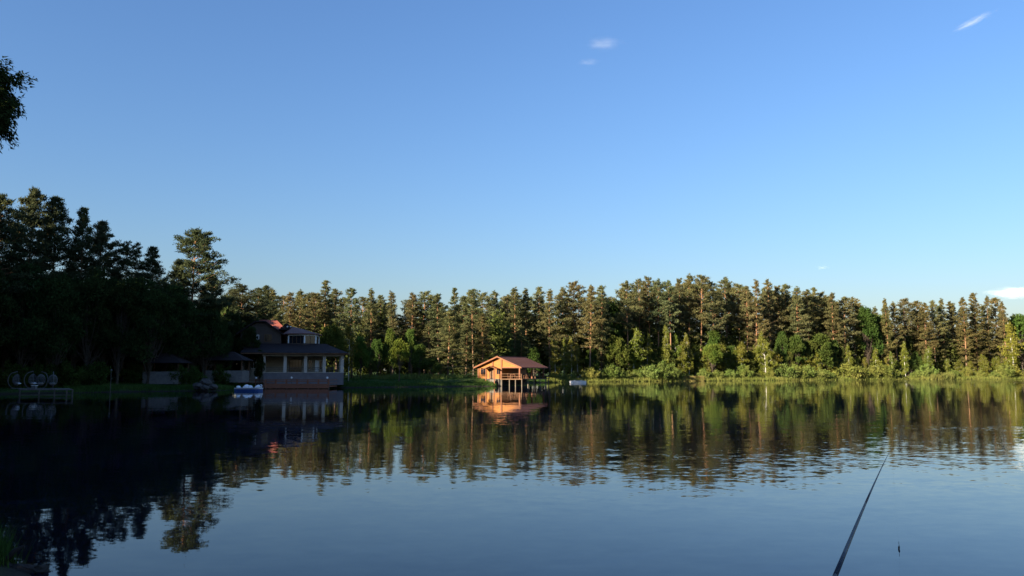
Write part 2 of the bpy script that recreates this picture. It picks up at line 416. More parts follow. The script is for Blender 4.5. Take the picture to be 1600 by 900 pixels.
def make_pine(seed, H=26.0, c0=0.45, R=2.9, nb=46, detail=1.0, power=0.65, taper=0.55, lean=0.3):
    rng = np.random.default_rng(seed)
    mb = MB(); k = 9
    bend = rng.normal(size=2) * lean
    def axis_pt(t): return np.array([bend[0] * math.sin(t * 2.2) , bend[1] * math.sin(t * 1.7 + 0.4) - bend[1] * 0.39, H * t])
    r0 = 0.0085 * H
    mb.tube([axis_pt(t) for t in np.linspace(0, 0.99, k)], [r0 * (1.25 if i == 0 else 1) * (1 - 0.9 * i / (k - 1)) + 0.02 for i in range(k)], 7)
    cs, bs, sp = [], [], []
    gapaz = rng.uniform(0, 6.28)
    nbr = int(nb)
    for i in range(nbr):
        u = (i + rng.uniform(0, 1)) / nbr
        t = c0 + (0.985 - c0) * u
        az = i * 2.4 + rng.normal() * 0.5
        base = axis_pt(t)
        prof = (1 - u) ** power * (taper + (1 - taper) * min(1, u / 0.25)) if u > 0.02 else 0.5
        L = R * prof * rng.uniform(0.55, 1.2) + 0.35
        if math.cos(az - gapaz) > 0.5 and rng.uniform() < 0.45: L *= 0.55
        if u < 0.2 and rng.uniform() < 0.4: L *= 0.4
        el = -0.12 + 0.75 * u + rng.normal() * 0.12
        d = np.array([math.cos(az) * math.cos(el), math.sin(az) * math.cos(el), math.sin(el)])
        curve = np.array([0, 0, 0.16 * L])
        tip = base + d * L + curve
        mb.tube([base, base + d * L * 0.55 + curve * 0.25, tip], [0.028 + 0.012 * L, 0.02 + 0.006 * L, 0.01], 3, False)
        nc = max(2, int((2.2 + 2.6 * L) * detail))
        f = rng.uniform(0.22, 1.02, nc) ** 0.75
        side = np.cross(d, [0, 0, 1.0]); side /= np.linalg.norm(side) + 1e-6
        p = base + d * (f * L)[:, None] + curve * (f ** 2)[:, None] + side * (rng.normal(size=nc) * 0.27 * L * (0.3 + 0.5 * f))[:, None]
        p[:, 2] += rng.normal(size=nc) * 0.12 + 0.05
        cs.append(p); bs.append(np.repeat((d * 0.5 + np.array([0, 0, 0.55]))[None], nc, 0)); sp.append(np.full(nc, 0.34 + 0.04 * L))
    top = axis_pt(0.98); p = top + rng.normal(size=(5, 3)) * [0.15, 0.15, 0.45]
    cs.append(p); bs.append(np.repeat(np.array([[0, 0, 1.0]]), 5, 0)); sp.append(np.full(5, 0.25))
    tris = leaf_tris(rng, np.concatenate(cs), np.concatenate(bs), 0.5 / detail ** 0.3, 0.17 / detail ** 0.3, 16, np.concatenate(sp), 0.5)
    return mb, tris

def make_round(seed, H=12.0, R=4.0, base=0.2, lobes=26, leaf=0.42, per=42, mat_stems=3, squash=1.0, n_leaf=7):
    rng = np.random.default_rng(seed); mb = MB()
    zc, rz = H * (1 + base) / 2, H * (1 - base) / 2
    fork = np.array([0, 0, H * (base + 0.12)])
    mb.tube([(0, 0, 0), (rng.normal() * .1, rng.normal() * .1, H * base * .6), fork, (rng.normal() * .3, rng.normal() * .3, H * 0.75)],
            [0.02 * H, 0.016 * H, 0.013 * H, 0.03], 7)
    cs, bs, sp = [], [], []
    for i in range(lobes):
        v = unit(rng.normal(size=3)); v[2] = v[2] if v[2] > -0.55 else -v[2]
        q = rng.uniform(0.35, 1.0) ** 0.5
        taper = 1.0 - 0.25 * max(0, v[2])
        c = np.array([0, 0, zc]) + v * np.array([R * taper, R * taper, rz]) * q * 0.78
        lr = R * rng.uniform(0.16, 0.36) * squash
        mb.tube([fork + (0, 0, rng.uniform(-.1, .2) * H), (fork + c) / 2 + rng.normal(size=3) * 0.15, c], [0.005 * H, 0.004 * H, 0.01], 3, False)
        w = unit(rng.normal(size=(per, 3)) + 0.5 * v + [0, 0, 0.25])
        p = c + w * lr * (rng.uniform(0.45, 1.1, per) ** 0.6)[:, None] * [1, 1, 0.8]
        cs.append(p); bs.append(w * 0.7); sp.append(np.full(per, lr * 0.28))
    tris = leaf_tris(rng, np.concatenate(cs), np.concatenate(bs), leaf, leaf * 0.6, n_leaf, np.concatenate(sp))
    return mb, tris

def make_birch(seed, H=12.0, R=1.8, base=0.22, nb=34, stems=1, leaf=0.34, dens=1.0):
    rng = np.random.default_rng(seed); mb = MB(); cs, bs, sp = [], [], []
    for s in range(stems):
        ox, oy = (0, 0) if stems == 1 else rng.normal(size=2) * 0.5
        lx, ly = rng.normal(size=2) * 0.35
        ax = lambda t: np.array([ox * 1 + lx * t * t + (0.18 * math.sin(4 * t + s)), oy + ly * t * t, H * t * (1 if s == 0 else 0.9)])
        mb.tube([ax(t) for t in np.linspace(0, 0.98, 8)], [0.0105 * H * (1 - 0.92 * t) + 0.015 for t in np.linspace(0, 1, 8)], 6)
        for i in range(nb):
            u = (i + rng.uniform()) / nb; t = base + (0.98 - base) * u
            az = rng.uniform(0, 6.28); L = R * (math.sin(math.pi * min(1, 0.16 + u * 0.86)) ** 0.8) * rng.uniform(0.5, 1.15) + 0.2
            el = 0.55 + 0.4 * u + rng.normal() * 0.15
            b = ax(t); d = np.array([math.cos(az) * math.cos(el), math.sin(az) * math.cos(el), math.sin(el)])
            mid = b + d * L * 0.7; tip = mid + np.array([d[0] * L * 0.45, d[1] * L * 0.45, -0.35 * L])
            mb.tube([b, mid, tip], [0.02, 0.013, 0.006], 3, False)
            nc = max(3, int((3 + 4.5 * L) * dens)); f = rng.uniform(0.15, 1, nc)[:, None]
            p = b * (1 - f) ** 2 + 2 * mid * f * (1 - f) + tip * f * f + rng.normal(size=(nc, 3)) * [0.22, 0.22, 0.3] - [0, 0, 0.15]
            cs.append(p); bs.append(np.repeat(np.array([[d[0] * .4, d[1] * .4, -0.45]]), nc, 0)); sp.append(np.full(nc, 0.3))
    tris = leaf_tris(rng, np.concatenate(cs), np.concatenate(bs), leaf, leaf * 0.55, 9, np.concatenate(sp))
    return mb, tris

def make_bush(seed, H=4.0, R=2.6, leaf=0.36, stems=26):
    rng = np.random.default_rng(seed); mb = MB(); cs, bs, sp = [], [], []
    for i in range(stems):
        az = rng.uniform(0, 6.28); q = rng.uniform(0, 1) ** 0.6
        h = H * (1 - 0.55 * q ** 2) * rng.uniform(0.65, 1.1)
        foot = np.array([math.cos(az) * R * q * 0.55, math.sin(az) * R * q * 0.55, -0.15])
        tip = np.array([math.cos(az) * R * q, math.sin(az) * R * q, h])
        mid = (foot + tip) / 2 + [0, 0, 0.15 * h]
        mb.tube([foot, mid, tip], [0.035, 0.022, 0.008], 3, False)
        nc = int(5 + 5.5 * h); f = rng.uniform(0.08, 1.02, nc)[:, None]
        p = foot * (1 - f) ** 2 + 2 * mid * f * (1 - f) + tip * f * f + rng.normal(size=(nc, 3)) * 0.2
        cs.append(p); bs.append(np.repeat(np.array([[math.cos(az) * .35, math.sin(az) * .35, 0.75]]), nc, 0)); sp.append(np.full(nc, 0.3))
    tris = leaf_tris(rng, np.concatenate(cs), np.concatenate(bs), leaf, leaf * 0.42, 9, np.concatenate(sp))
    tris[:, :, 2] = np.maximum(tris[:, :, 2], -0.2)
    return mb, tris

LIB = {}
def lib(kind, maker, bark, leaves, h, variants):
    LIB[kind] = []
    for kw in variants:
        mb, tris = maker(**kw)
        LIB[kind].append((mb.mesh('trunk', bark, True), tri_mesh('crown', tris, leaves), h if h else kw['H']))

lib('pine', make_pine, 'pine_bark', 'pine_needles', 26, [dict(seed=10 + i, c0=c, R=r, nb=n, power=p) for i, (c, r, n, p) in enumerate(
    [(0.42, 3.9, 54, .6), (0.48, 4.2, 50, .5), (0.38, 3.6, 60, .7), (0.52, 4.4, 46, .45), (0.33, 3.6, 62, .75), (0.46, 3.4, 50, .6), (0.36, 4.1, 60, .55), (0.54, 3.8, 44, .5)])])
lib('slim_pine', make_pine, 'pine_bark', 'pine_needles', 26, [dict(seed=30 + i, c0=c, R=r, nb=n, power=p) for i, (c, r, n, p) in enumerate(
    [(0.25, 3.2, 66, .85), (0.3, 2.8, 62, .9), (0.2, 3.4, 70, .8)])])
lib('full_pine', make_pine, 'pine_bark', 'pine_needles', 26, [dict(seed=40 + i, c0=c, R=r, nb=n, power=p, taper=.85) for i, (c, r, n, p) in enumerate(
    [(0.13, 4.4, 78, .6), (0.1, 4.0, 84, .7), (0.16, 3.6, 76, .65), (0.12, 3.2, 80, .75)])])
lib('shade_pine', make_pine, 'pine_bark', 'pine_needles', 26, [dict(seed=50 + i, c0=c, R=r, nb=n, power=p, detail=1.9, taper=.7, lean=.5) for i, (c, r, n, p) in enumerate(
    [(0.3, 5.8, 84, .66), (0.34, 5.2, 78, .75), (0.3, 4.8, 80, .8), (0.3, 5.8, 78, .5), (0.38, 5.4, 60, .45)])])
lib('birch', make_birch, 'birch_bark', 'birch_leaves', None, [dict(seed=60, H=13, R=2.5, nb=44, base=.14), dict(seed=61, H=12, R=1.9, nb=52, base=.1), dict(seed=62, H=12, R=3.1, nb=56, base=.1),
    dict(seed=63, H=11, R=2.1, stems=2, nb=34, base=.15), dict(seed=64, H=14, R=2.2, nb=52, base=.18), dict(seed=65, H=9, R=2.4, nb=44, base=.04, stems=2)])
lib('oak', make_round, 'dark_bark', 'broad_leaves', None, [dict(seed=70, H=11, R=4.4, base=.04, lobes=44, per=34), dict(seed=71, H=12, R=3.9, lobes=44, base=.02, per=34), dict(seed=72, H=10, R=4.8, base=.1, lobes=40, per=34),
    dict(seed=73, H=13, R=4.1, lobes=46, base=.0, per=34), dict(seed=74, H=11, R=3.5, lobes=38, base=.0, per=34), dict(seed=75, H=11, R=4.2, lobes=36, base=.18, per=34)])
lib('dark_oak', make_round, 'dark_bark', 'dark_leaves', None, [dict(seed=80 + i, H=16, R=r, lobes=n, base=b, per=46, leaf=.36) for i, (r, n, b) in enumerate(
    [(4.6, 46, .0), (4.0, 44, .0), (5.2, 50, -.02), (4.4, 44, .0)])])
lib('willow', make_bush, 'dark_bark', 'willow_leaves', None, [dict(seed=90 + i, H=h, R=r, stems=n) for i, (h, r, n) in enumerate(
    [(4.0, 2.8, 26), (3.4, 3.2, 28), (4.6, 2.5, 24), (3.0, 2.6, 22), (3.8, 3.6, 32)])])

RNG = random.Random(5)
def plant(kind, var, name, x, y, height, label, cat='tree', group=None, wide=1.0, color=(1, 1, 1), rz=None, parts=('trunk', 'crown')):
    tr, cr, h0 = LIB[kind][var % len(LIB[kind])]
    e = empty(name, (x, y, gz(x, y) - 0.05), RNG.uniform(0, 6.28) if rz is None else rz, label, cat, group)
    s = height / h0
    w = (s * 0.5 + 0.5) * wide if kind in ('pine', 'slim_pine', 'shade_pine') else s * wide
    w *= RNG.uniform(0.88, 1.15)
    e.scale = (w, w * RNG.uniform(0.92, 1.08), s)
    e.rotation_euler = (RNG.uniform(-.028, .028), RNG.uniform(-.028, .028), e.rotation_euler.z)
    a = add(parts[0], tr, e); b = add(parts[1], cr, e)
    b.color = (*color, 1)
    return e
ORD = 'first second third fourth fifth sixth seventh eighth ninth tenth eleventh twelfth thirteenth fourteenth fifteenth sixteenth seventeenth eighteenth nineteenth twentieth twenty-first twenty-second twenty-third twenty-fourth'.split()
SHPX = [-120, 40, 200, 345, 410, 560, 650, 738, 775, 797, 840, 900, 1000, 1100, 1250, 1400, 1600, 1720]
SHPY = [620, 615, 612.2, 610.5, 606.5, 605.6, 604.6, 603.8, 603.6, 599.6, 598, 597, 596.1, 595.3, 594.3, 593.3, 592.2, 591.8]
def shore_y(px): return shore(px, float(np.interp(px, SHPX, SHPY)))[1]
def stand(kind, var, name, px, top, off, label, Y=None, **kw):
    """A tree whose stem stands at photo column px, `off` metres behind the waterline, with its top at photo row `top`."""
    Y = Y if Y else shore_y(px) + off
    zt = ztop(top, Y); x = xat(px, Y, zt * 0.8)
    return plant(kind, var, name, x, Y, zt - gz(x, Y), label, **kw)

# ---- far wood: the pines whose tops make the skyline
G_SKY = 'pines along the skyline of the far wood'
def tint(w=0.0, v=1.0):
    k = RNG.uniform(0.85, 1.15) * v; b = RNG.uniform(-0.08, 0.12) + w
    return (k * (1 + b), k, k * (1 - b * 0.6))
S1 = [(427, 452, 's'), (450, 457, 'p'), (468, 455, 'p'), (487, 458, 'p'), (510, 439, 's'), (529, 452, 'p'), (552, 450, 'p'), (582, 453, 'p'), (600, 462, 'p'), (616, 457, 's'), (644, 459, 'p'), (665, 457, 'p'), (687, 460, 'p'), (708, 450, 's'), (726, 462, 'p'), (741, 453, 'p')]
for i, (px, t, k) in enumerate(S1):
    Y = 186 + (i % 3) * 5 if px > 560 else 172 + (i % 3) * 5
    stand(('full_pine' if i % 3 == 1 else 'pine') if k == 'p' else 'slim_pine', i, 'pine_tree', px, t, 0, f'pine, {ORD[i]} skyline top counted from the terrace building toward the timber cabin', Y=Y, group=G_SKY, color=tint(), wide=1.15)
S2 = [(759, 459, 'p'), (776, 456, 'p'), (790, 461, 'p'), (802, 451, 's'), (822, 453, 'p'), (842, 449, 'p'), (859, 454, 's'), (882, 450, 'p'), (902, 442, 'p'), (920, 447, 'p'), (938, 447, 'p')]
for i, (px, t, k) in enumerate(S2):
    stand(('full_pine' if i % 3 == 1 else 'pine') if k == 'p' else 'slim_pine', i + 3, 'pine_tree', px, t, 0, f'pine, {ORD[i]} skyline top counted from the cabin roof toward the dark leafy notch', Y=max(206, shore_y(px)) + 8 + (i % 3) * 4, group=G_SKY, color=tint(), wide=1.15)
S3 = [(981, 442, 1), (997, 437, 0), (1012, 434, 3), (1027, 439, 1), (1046, 439, 5), (1061, 436, 0), (1075, 431, 2), (1091, 431, 7), (1114, 440, 6), (1136, 436, 1), (1152, 445, 3), (1164, 448, 5)]
for i, (px, t, v) in enumerate(S3):
    stand('pine', v, 'pine_tree', px, t, 14 + (i * 7 % 4) * 3, f'tall pine with orange stem, {ORD[i]} skyline top past the dark leafy notch', group=G_SKY, color=tint(), wide=1.12)
S4 = [(1177, 438, 's', 2), (1202, 438, 'p', 4), (1216, 447, 'p', 0), (1229, 444, 'p', 6), (1244, 450, 'p', 2), (1259, 453, 'p', 5), (1275, 450, 's', 1), (1288, 458, 'p', 3), (1301, 459, 'p', 4), (1318, 464, 'p', 6), (1334, 467, 'p', 1)]
for i, (px, t, k, v) in enumerate(S4):
    n = len(S4) - 1 - i
    stand('pine' if k == 'p' else 'slim_pine', v, 'pine_tree', px, t, 15 + (i * 5 % 4) * 3, f'pine, {ORD[n]} skyline top counted back toward the cabin from the low leafy dip', group=G_SKY, color=tint(0.05), wide=1.15)
S5 = [(1386, 468, 'f', 3), (1400, 473, 'p', 2), (1415, 468, 'p', 3), (1432, 470, 'p', 6), (1445, 474, 'f', 2), (1458, 470, 'p', 0), (1473, 468, 'f', 3), (1487, 472, 'p', 4), (1505, 466, 'f', 2), (1523, 458, 'f', 1), (1541, 465, 'f', 3), (1555, 465, 'p', 6), (1568, 472, 'f', 2)]
for i, (px, t, k, v) in enumerate(S5):
    n = len(S5) - 1 - i
    stand('pine' if k == 'p' else 'full_pine', v, 'pine_tree', px, t, 13 + (i * 5 % 4) * 3, f'brownish pine, {ORD[n]} skyline top counted from the tall end birch toward the dip', group=G_SKY, color=tint(0.1), wide=1.1)
# ---- deeper rows that close the gaps, hardly told apart in the photo
def filler(px0, px1, step, kind, tops, off, label, group, rows=2, color=(1, 1, 1), Yfix=None, name='pine_tree', wide=1.15):
    px = px0; i = 0
    while px < px1:
        for r in range(rows):
            p = px + RNG.uniform(-0.4, 0.4) * step
            Y = (Yfix if Yfix else shore_y(p)) + off + r * 9 + RNG.uniform(-2, 2)
            top = float(np.interp(p, tops[0], tops[1])) + RNG.uniform(4, 16)
            stand(kind, RNG.randrange(8), name, p, top, 0, label.format(n=ORD[min(i, 23)], row=('second', 'third')[r]), Y=Y, group=group, color=color, wide=wide)
        px += step; i += 1
TOPS = ([420, 510, 600, 760, 940, 985, 1075, 1180, 1275, 1340, 1400, 1520, 1570, 1640], [458, 452, 462, 460, 450, 445, 436, 444, 455, 470, 474, 466, 478, 500])
filler(425, 760, 19, 'pine', TOPS, 66, 'half-hidden pine behind the skyline row, {n} counted from the terrace building toward the cabin', 'hidden pines behind the meadow', 1, (0.9, 0.92, 0.95), Yfix=132)
filler(765, 965, 17, 'pine', TOPS, 32, 'half-hidden pine behind the skyline row, {n} counted from the cabin gable toward the pontoon', 'hidden pines behind the cabin', 1, (0.9, 0.95, 0.95), Yfix=200)
filler(975, 1340, 18, 'pine', TOPS, 30, 'half-hidden {row}-row pine behind the orange stems, {n} counted from the dark leafy notch', 'hidden pines behind the orange stems', 2, (0.9, 0.95, 0.95))
filler(1350, 1640, 19, 'full_pine', TOPS, 28, 'half-hidden pine behind the brown pines, {n} counted from the leafy dip toward the end birch', 'hidden pines near the end birch', 1, (0.9, 0.95, 0.95))
def deep_wood(name, label, spots, hmin, hmax, seed, per=150, size=0.95, mat='dark_leaves', fat=1.0):
    """The inside of the wood, seen only as dark scraps between the nearer trees: one mass of foliage."""
    rng = np.random.default_rng(seed); cs, bs = [], []
    for x, y in spots:
        h = rng.uniform(hmin, hmax); r = rng.uniform(2.2, 3.4) * fat; g = gz(x, y)
        v = unit(rng.normal(size=(per, 3))); q = rng.uniform(0.5, 1, per)[:, None]
        cs.append(np.array([x, y, g + h * 0.5]) + v * q * [r, r, h * 0.52]); bs.append(v * 0.5)
    t = leaf_tris(rng, np.concatenate(cs), np.concatenate(bs), size, size * 0.6, 3, 0.5)
    t[:, :, 2] = np.maximum(t[:, :, 2], 0.3)
    tag(add(name, tri_mesh(name, t, mat)), label, kind='stuff')
rs = random.Random(3)
sp = []
for px in np.arange(770, 1660, 9.0):
    for r in range(3):
        Y = max(shore_y(px), 200) + 21 + r * 8 + rs.uniform(-3, 3); sp.append((xat(px + rs.uniform(-5, 5), Y), Y))
deep_wood('deep_wood', 'dark foliage deep inside the far wood, showing between the stems', sp, 12, 20, 1, 170, 0.8, 'broad_leaves')
sp = []
for px in np.arange(395, 790, 10.0):
    for r in range(3):
        Y = 196 + r * 8 + rs.uniform(-3, 3); sp.append((xat(px + rs.uniform(-5, 5), Y), Y))
deep_wood('deep_wood', 'dark foliage deep inside the wood behind the meadow and cabin', sp, 11, 18, 2, 170, 0.8, 'broad_leaves')
sp = []
for px in np.arange(-80, 400, 14.0):
    for r in range(2):
        Y = 130 + r * 9 + max(0, px - 250) * 0.16 + rs.uniform(-2, 2); sp.append((xat(px + rs.uniform(-5, 5), Y), Y))
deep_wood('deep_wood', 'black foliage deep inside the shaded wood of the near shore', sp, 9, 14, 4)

# ---- middle layer, each told apart by its looks
MID = [
 ('oak', 0, 'broadleaf_tree', 955, 457, 22, 'dark broadleaf tree rising to the skyline in the notch past the cabin', (0.55, 0.75, 0.7), 0.62),
 ('oak', 3, 'broadleaf_tree', 1352, 474, 17, 'dark broadleaf tree at the low leafy dip of the skyline', (0.6, 0.75, 0.65), 0.6),
 ('oak', 1, 'broadleaf_tree', 1368, 476, 21, 'greener broadleaf crown just past the low skyline dip', (0.9, 0.95, 0.9), 0.55),
 ('oak', 2, 'broadleaf_tree', 1594, 490, 18, 'rounded broadleaf tree closing the wood beyond the end birch', (0.8, 1, 0.8), 0.75),
 ('oak', 4, 'broadleaf_tree', 1622, 497, 14, 'low broadleaf tree cut by the picture edge beyond the end birch', (0.8, 1, 0.8), 0.8),
 ('oak', 0, 'broadleaf_tree', 964, 520, 8, 'round mid-green oak-like tree above the pontoon shore', (1.1, 1.1, 0.9), 0.85),
 ('oak', 4, 'broadleaf_tree', 925, 543, 9, 'small dark green tree next to the sapling row past the cabin', (0.75, 0.95, 0.8), 0.9),
 ('birch', 1, 'birch_tree', 868, 528, 7, 'first slender birch sapling of the row just past the cabin', (1, 1, 1), 1.0),
 ('birch', 4, 'birch_tree', 881, 528, 8, 'second slender birch sapling of the row past the cabin', (1, 1, 1), 0.9),
 ('birch', 0, 'birch_tree', 892, 526, 7, 'third and tallest birch sapling of the row past the cabin', (1, 1, 1), 0.8),
 ('birch', 1, 'birch_tree', 903, 536, 7, 'fourth and shortest birch sapling of the row past the cabin', (1, 1, 1), 0.9),
 ('birch', 3, 'birch_tree', 996, 512, 7, 'twin-stemmed pale birch in front of the tallest pine group', (0.95, 0.97, 0.9), 1.0),
 ('birch', 0, 'birch_tree', 1012, 522, 8, 'thin birch just beside the twin-stemmed birch', (0.8, 0.9, 0.85), 0.8),
 ('birch', 4, 'birch_tree', 1042, 508, 7, 'tall thin birch with a clean white stem below the highest pines', (0.95, 0.97, 0.9), 0.75),
 ('birch', 2, 'birch_tree', 1056, 522, 8, 'leafy birch close behind the tall thin white-stemmed birch', (0.8, 0.9, 0.8), 0.7),
 ('birch', 0, 'birch_tree', 1076, 520, 7, 'slim pale birch above the tan reed patch', (0.95, 0.97, 1), 0.85),
 ('oak', 1, 'maple_tree', 1113, 529, 5, 'bright yellow-green maple standing over the waterside bushes', (1.5, 1.4, 1.0), 0.8),
 ('oak', 4, 'broadleaf_tree', 1116, 511, 11, 'darker broadleaf tree rising behind the bright maple', (0.9, 1, 0.8), 0.62),
 ('oak', 1, 'broadleaf_tree', 1140, 532, 11, 'shaded broadleaf tree between the bright maple and a small birch', (0.7, 0.9, 0.8), 0.7),
 ('birch', 1, 'birch_tree', 1159, 534, 6, 'small birch midway between the bright maple and the broad birch', (1, 1, 0.9), 1.2),
 ('birch', 2, 'birch_tree', 1195, 520, 5, 'broad full birch with a white stem close to the water', (1.1, 1.08, 1), 0.95),
 ('oak', 3, 'broadleaf_tree', 1221, 514, 10, 'green broadleaf tree, first beyond the broad white-stemmed birch', (0.8, 0.88, 0.8), 0.62),
 ('oak', 0, 'broadleaf_tree', 1243, 519, 8, 'green broadleaf tree, second beyond the broad white-stemmed birch', (0.85, 0.92, 0.8), 0.7),
 ('oak', 1, 'broadleaf_tree', 1264, 523, 9, 'green broadleaf tree, third beyond the broad white-stemmed birch', (0.8, 0.88, 0.8), 0.7),
 ('oak', 4, 'broadleaf_tree', 1281, 518, 8, 'green broadleaf tree, fourth beyond the broad white-stemmed birch', (0.85, 0.92, 0.8), 0.8),
 ('oak', 3, 'broadleaf_tree', 1302, 528, 8, 'green broadleaf tree, fifth beyond the broad white-stemmed birch', (0.8, 0.88, 0.8), 0.72),
 ('birch', 4, 'birch_tree', 1326, 537, 5, 'small leaning birch where the green broadleaf row ends', (1.05, 1, 0.9), 0.9),
 ('birch', 1, 'birch_tree', 1368, 543, 5, 'small columnar birch in front of the dark gap below the dip', (1.05, 1.02, 0.9), 0.95),
 ('birch', 0, 'birch_tree', 1393, 549, 6, 'short birch between the two columnar birches', (0.9, 0.95, 0.9), 0.9),
 ('birch', 1, 'birch_tree', 1413, 533, 5, 'taller columnar birch beneath the brown pines', (1.05, 1.02, 0.9), 0.85),
 ('birch', 3, 'birch_tree', 1449, 540, 6, 'sparse forked birch with two pale stems beneath brown pines', (0.85, 0.85, 0.8), 0.8),
 ('oak', 4, 'broadleaf_tree', 1432, 548, 9, 'dark little tree between the columnar and the forked birch', (0.7, 0.9, 0.8), 0.7),
 ('birch', 1, 'birch_tree', 1579, 502, 5, 'tall slim birch standing alone at the far end of the wood', (1.15, 1.02, 0.85), 0.98),
]
for kind, v, name, px, top, off, label, colr, wide in MID:
    stand(kind, v, name, px, top, off, label, color=colr, wide=wide)
NEARMID = [   # between the terrace building and the cabin: given distance
 ('oak', 2, 'broadleaf_tree', 521, 505, 152, 'round yellow-green tree directly behind the terrace roof end', (1.25, 1.2, 0.9), 0.62),
 ('birch', 4, 'birch_tree', 546, 494, 146, 'tall thin pale birch at the corner of the terrace building', (0.9, 0.85, 0.8), 0.8),
 ('oak', 4, 'broadleaf_tree', 565, 522, 150, 'small fresh green tree next to the tall thin birch', (1.1, 1.35, 0.9), 0.6),
 ('oak', 1, 'broadleaf_tree', 590, 520, 164, 'shaded tree between the fresh green tree and the bright lawn tree', (0.6, 0.8, 0.7), 0.6),
 ('oak', 5, 'maple_tree', 624, 526, 145, 'bright yellow-green tree with a bare stem alone on the lawn', (1.6, 1.45, 0.9), 0.72),
 ('oak', 3, 'broadleaf_tree', 612, 509, 166, 'olive green tree rising behind the bright lawn tree', (1.1, 1.15, 0.9), 0.5),
 ('oak', 1, 'broadleaf_tree', 640, 502, 169, 'pointed green tree behind and above the bright lawn tree', (1.0, 1.1, 0.9), 0.42),
 ('oak', 4, 'broadleaf_tree', 655, 535, 160, 'dark green tree between lawn tree and big bushy pine', (0.7, 0.95, 0.8), 0.7),
 ('full_pine', 2, 'pine_tree', 672, 508, 172, 'smaller bushy pine beside the big one, on its lawn-tree side', (1, 1, 0.95), 1.9),
 ('full_pine', 3, 'pine_tree', 728, 504, 174, 'bushy pine wedged between the big one and the cabin gable pine', (0.95, 1.02, 0.95), 1.9),
 ('full_pine', 2, 'pine_tree', 776, 500, 201, 'bushy pine rising directly above the cabin gable peak', (1.0, 1.0, 0.95), 1.8),
 ('full_pine', 1, 'pine_tree', 812, 512, 202, 'bushy pine above the middle of the cabin roof', (0.85, 1.05, 0.9), 1.7),
 ('oak', 3, 'broadleaf_tree', 578, 540, 158, 'small leafy tree at the wood edge between birch and lawn tree', (0.9, 0.95, 0.85), 0.8),
 ('oak', 0, 'broadleaf_tree', 676, 556, 158, 'low round bush-like tree at the foot of the smaller bushy pine', (0.9, 0.95, 0.85), 0.9),
 ('full_pine', 0, 'pine_tree', 700, 486, 166, 'big bushy pine on the lawn, widest of the meadow edge', (1.05, 1.02, 0.95), 2.0),
 ('full_pine', 1, 'pine_tree', 755, 490, 176, 'bushy pine standing behind the cabin gable', (1.05, 1, 0.9), 1.8),
 ('full_pine', 3, 'pine_tree', 792, 507, 199, 'greener bushy pine just behind the cabin ridge', (0.85, 1.1, 0.9), 1.5),
 ('oak', 4, 'broadleaf_tree', 835, 540, 197, 'shaded broadleaf tree behind the far end of the cabin roof', (0.6, 0.8, 0.7), 0.7),
]
for kind, v, name, px, top, Y, label, colr, wide in NEARMID:
    stand(kind, v, name, px, top, 0, label, Y=Y, color=colr, wide=wide)

# ---- waterside bushes of the far bank
bpx = [862, 878, 896, 918, 936] + list(np.arange(955, 1625, 20.5))
for i, px in enumerate(bpx):
    if 1068 < px < 1098: top = 584
    else: top = 576 + RNG.uniform(-8, 6) - (1.5 if 950 < px < 1060 else 0)
    if px < 900: top = 581
    if i < 17: lab = f'yellow-green willow bush, {ORD[i]} along the waterline past the timber cabin'
    else: lab = f'yellow-green willow bush, {ORD[len(bpx) - 1 - i]} along the waterline from the picture edge by the end birch'
    stand('willow', i, 'willow_bush', px + RNG.uniform(-3, 3), top, 2.2 + RNG.uniform(0, 1.5), lab, cat='bush', group='willow bushes along the far bank', color=tint(0.0, 1.0), wide=1.05, parts=('stems', 'foliage'))

# ---- young trees filling the fringe between bushes and pines
spx = [1022, 1034, 1048, 1066, 1088, 1100, 1128, 1148, 1172, 1184, 1212, 1232, 1254, 1274, 1294, 1313, 1338, 1352, 1381, 1402, 1424, 1440, 1462, 1478, 1498, 1516, 1536, 1556]
for i, px in enumerate(spx):
    k = RNG.choice(['birch', 'oak', 'birch'])
    top = RNG.uniform(532, 548) if px < 1330 else RNG.uniform(552, 564)
    lab = f'young leafy tree, {ORD[i]} in the fringe below the pines from the twin-stemmed birch onward' if i < 16 else f'young leafy tree, {ORD[len(spx) - 1 - i]} in the fringe below the brown pines from the end birch back'
    stand(k, 5 if k == 'birch' else 4, 'young_tree', px, top, 6 + RNG.uniform(0, 4), lab, group='young trees of the far bank fringe', color=tint(0, 0.85) if k == 'birch' else tint(0, 0.9), wide=1.0 if k == 'birch' else 0.75)
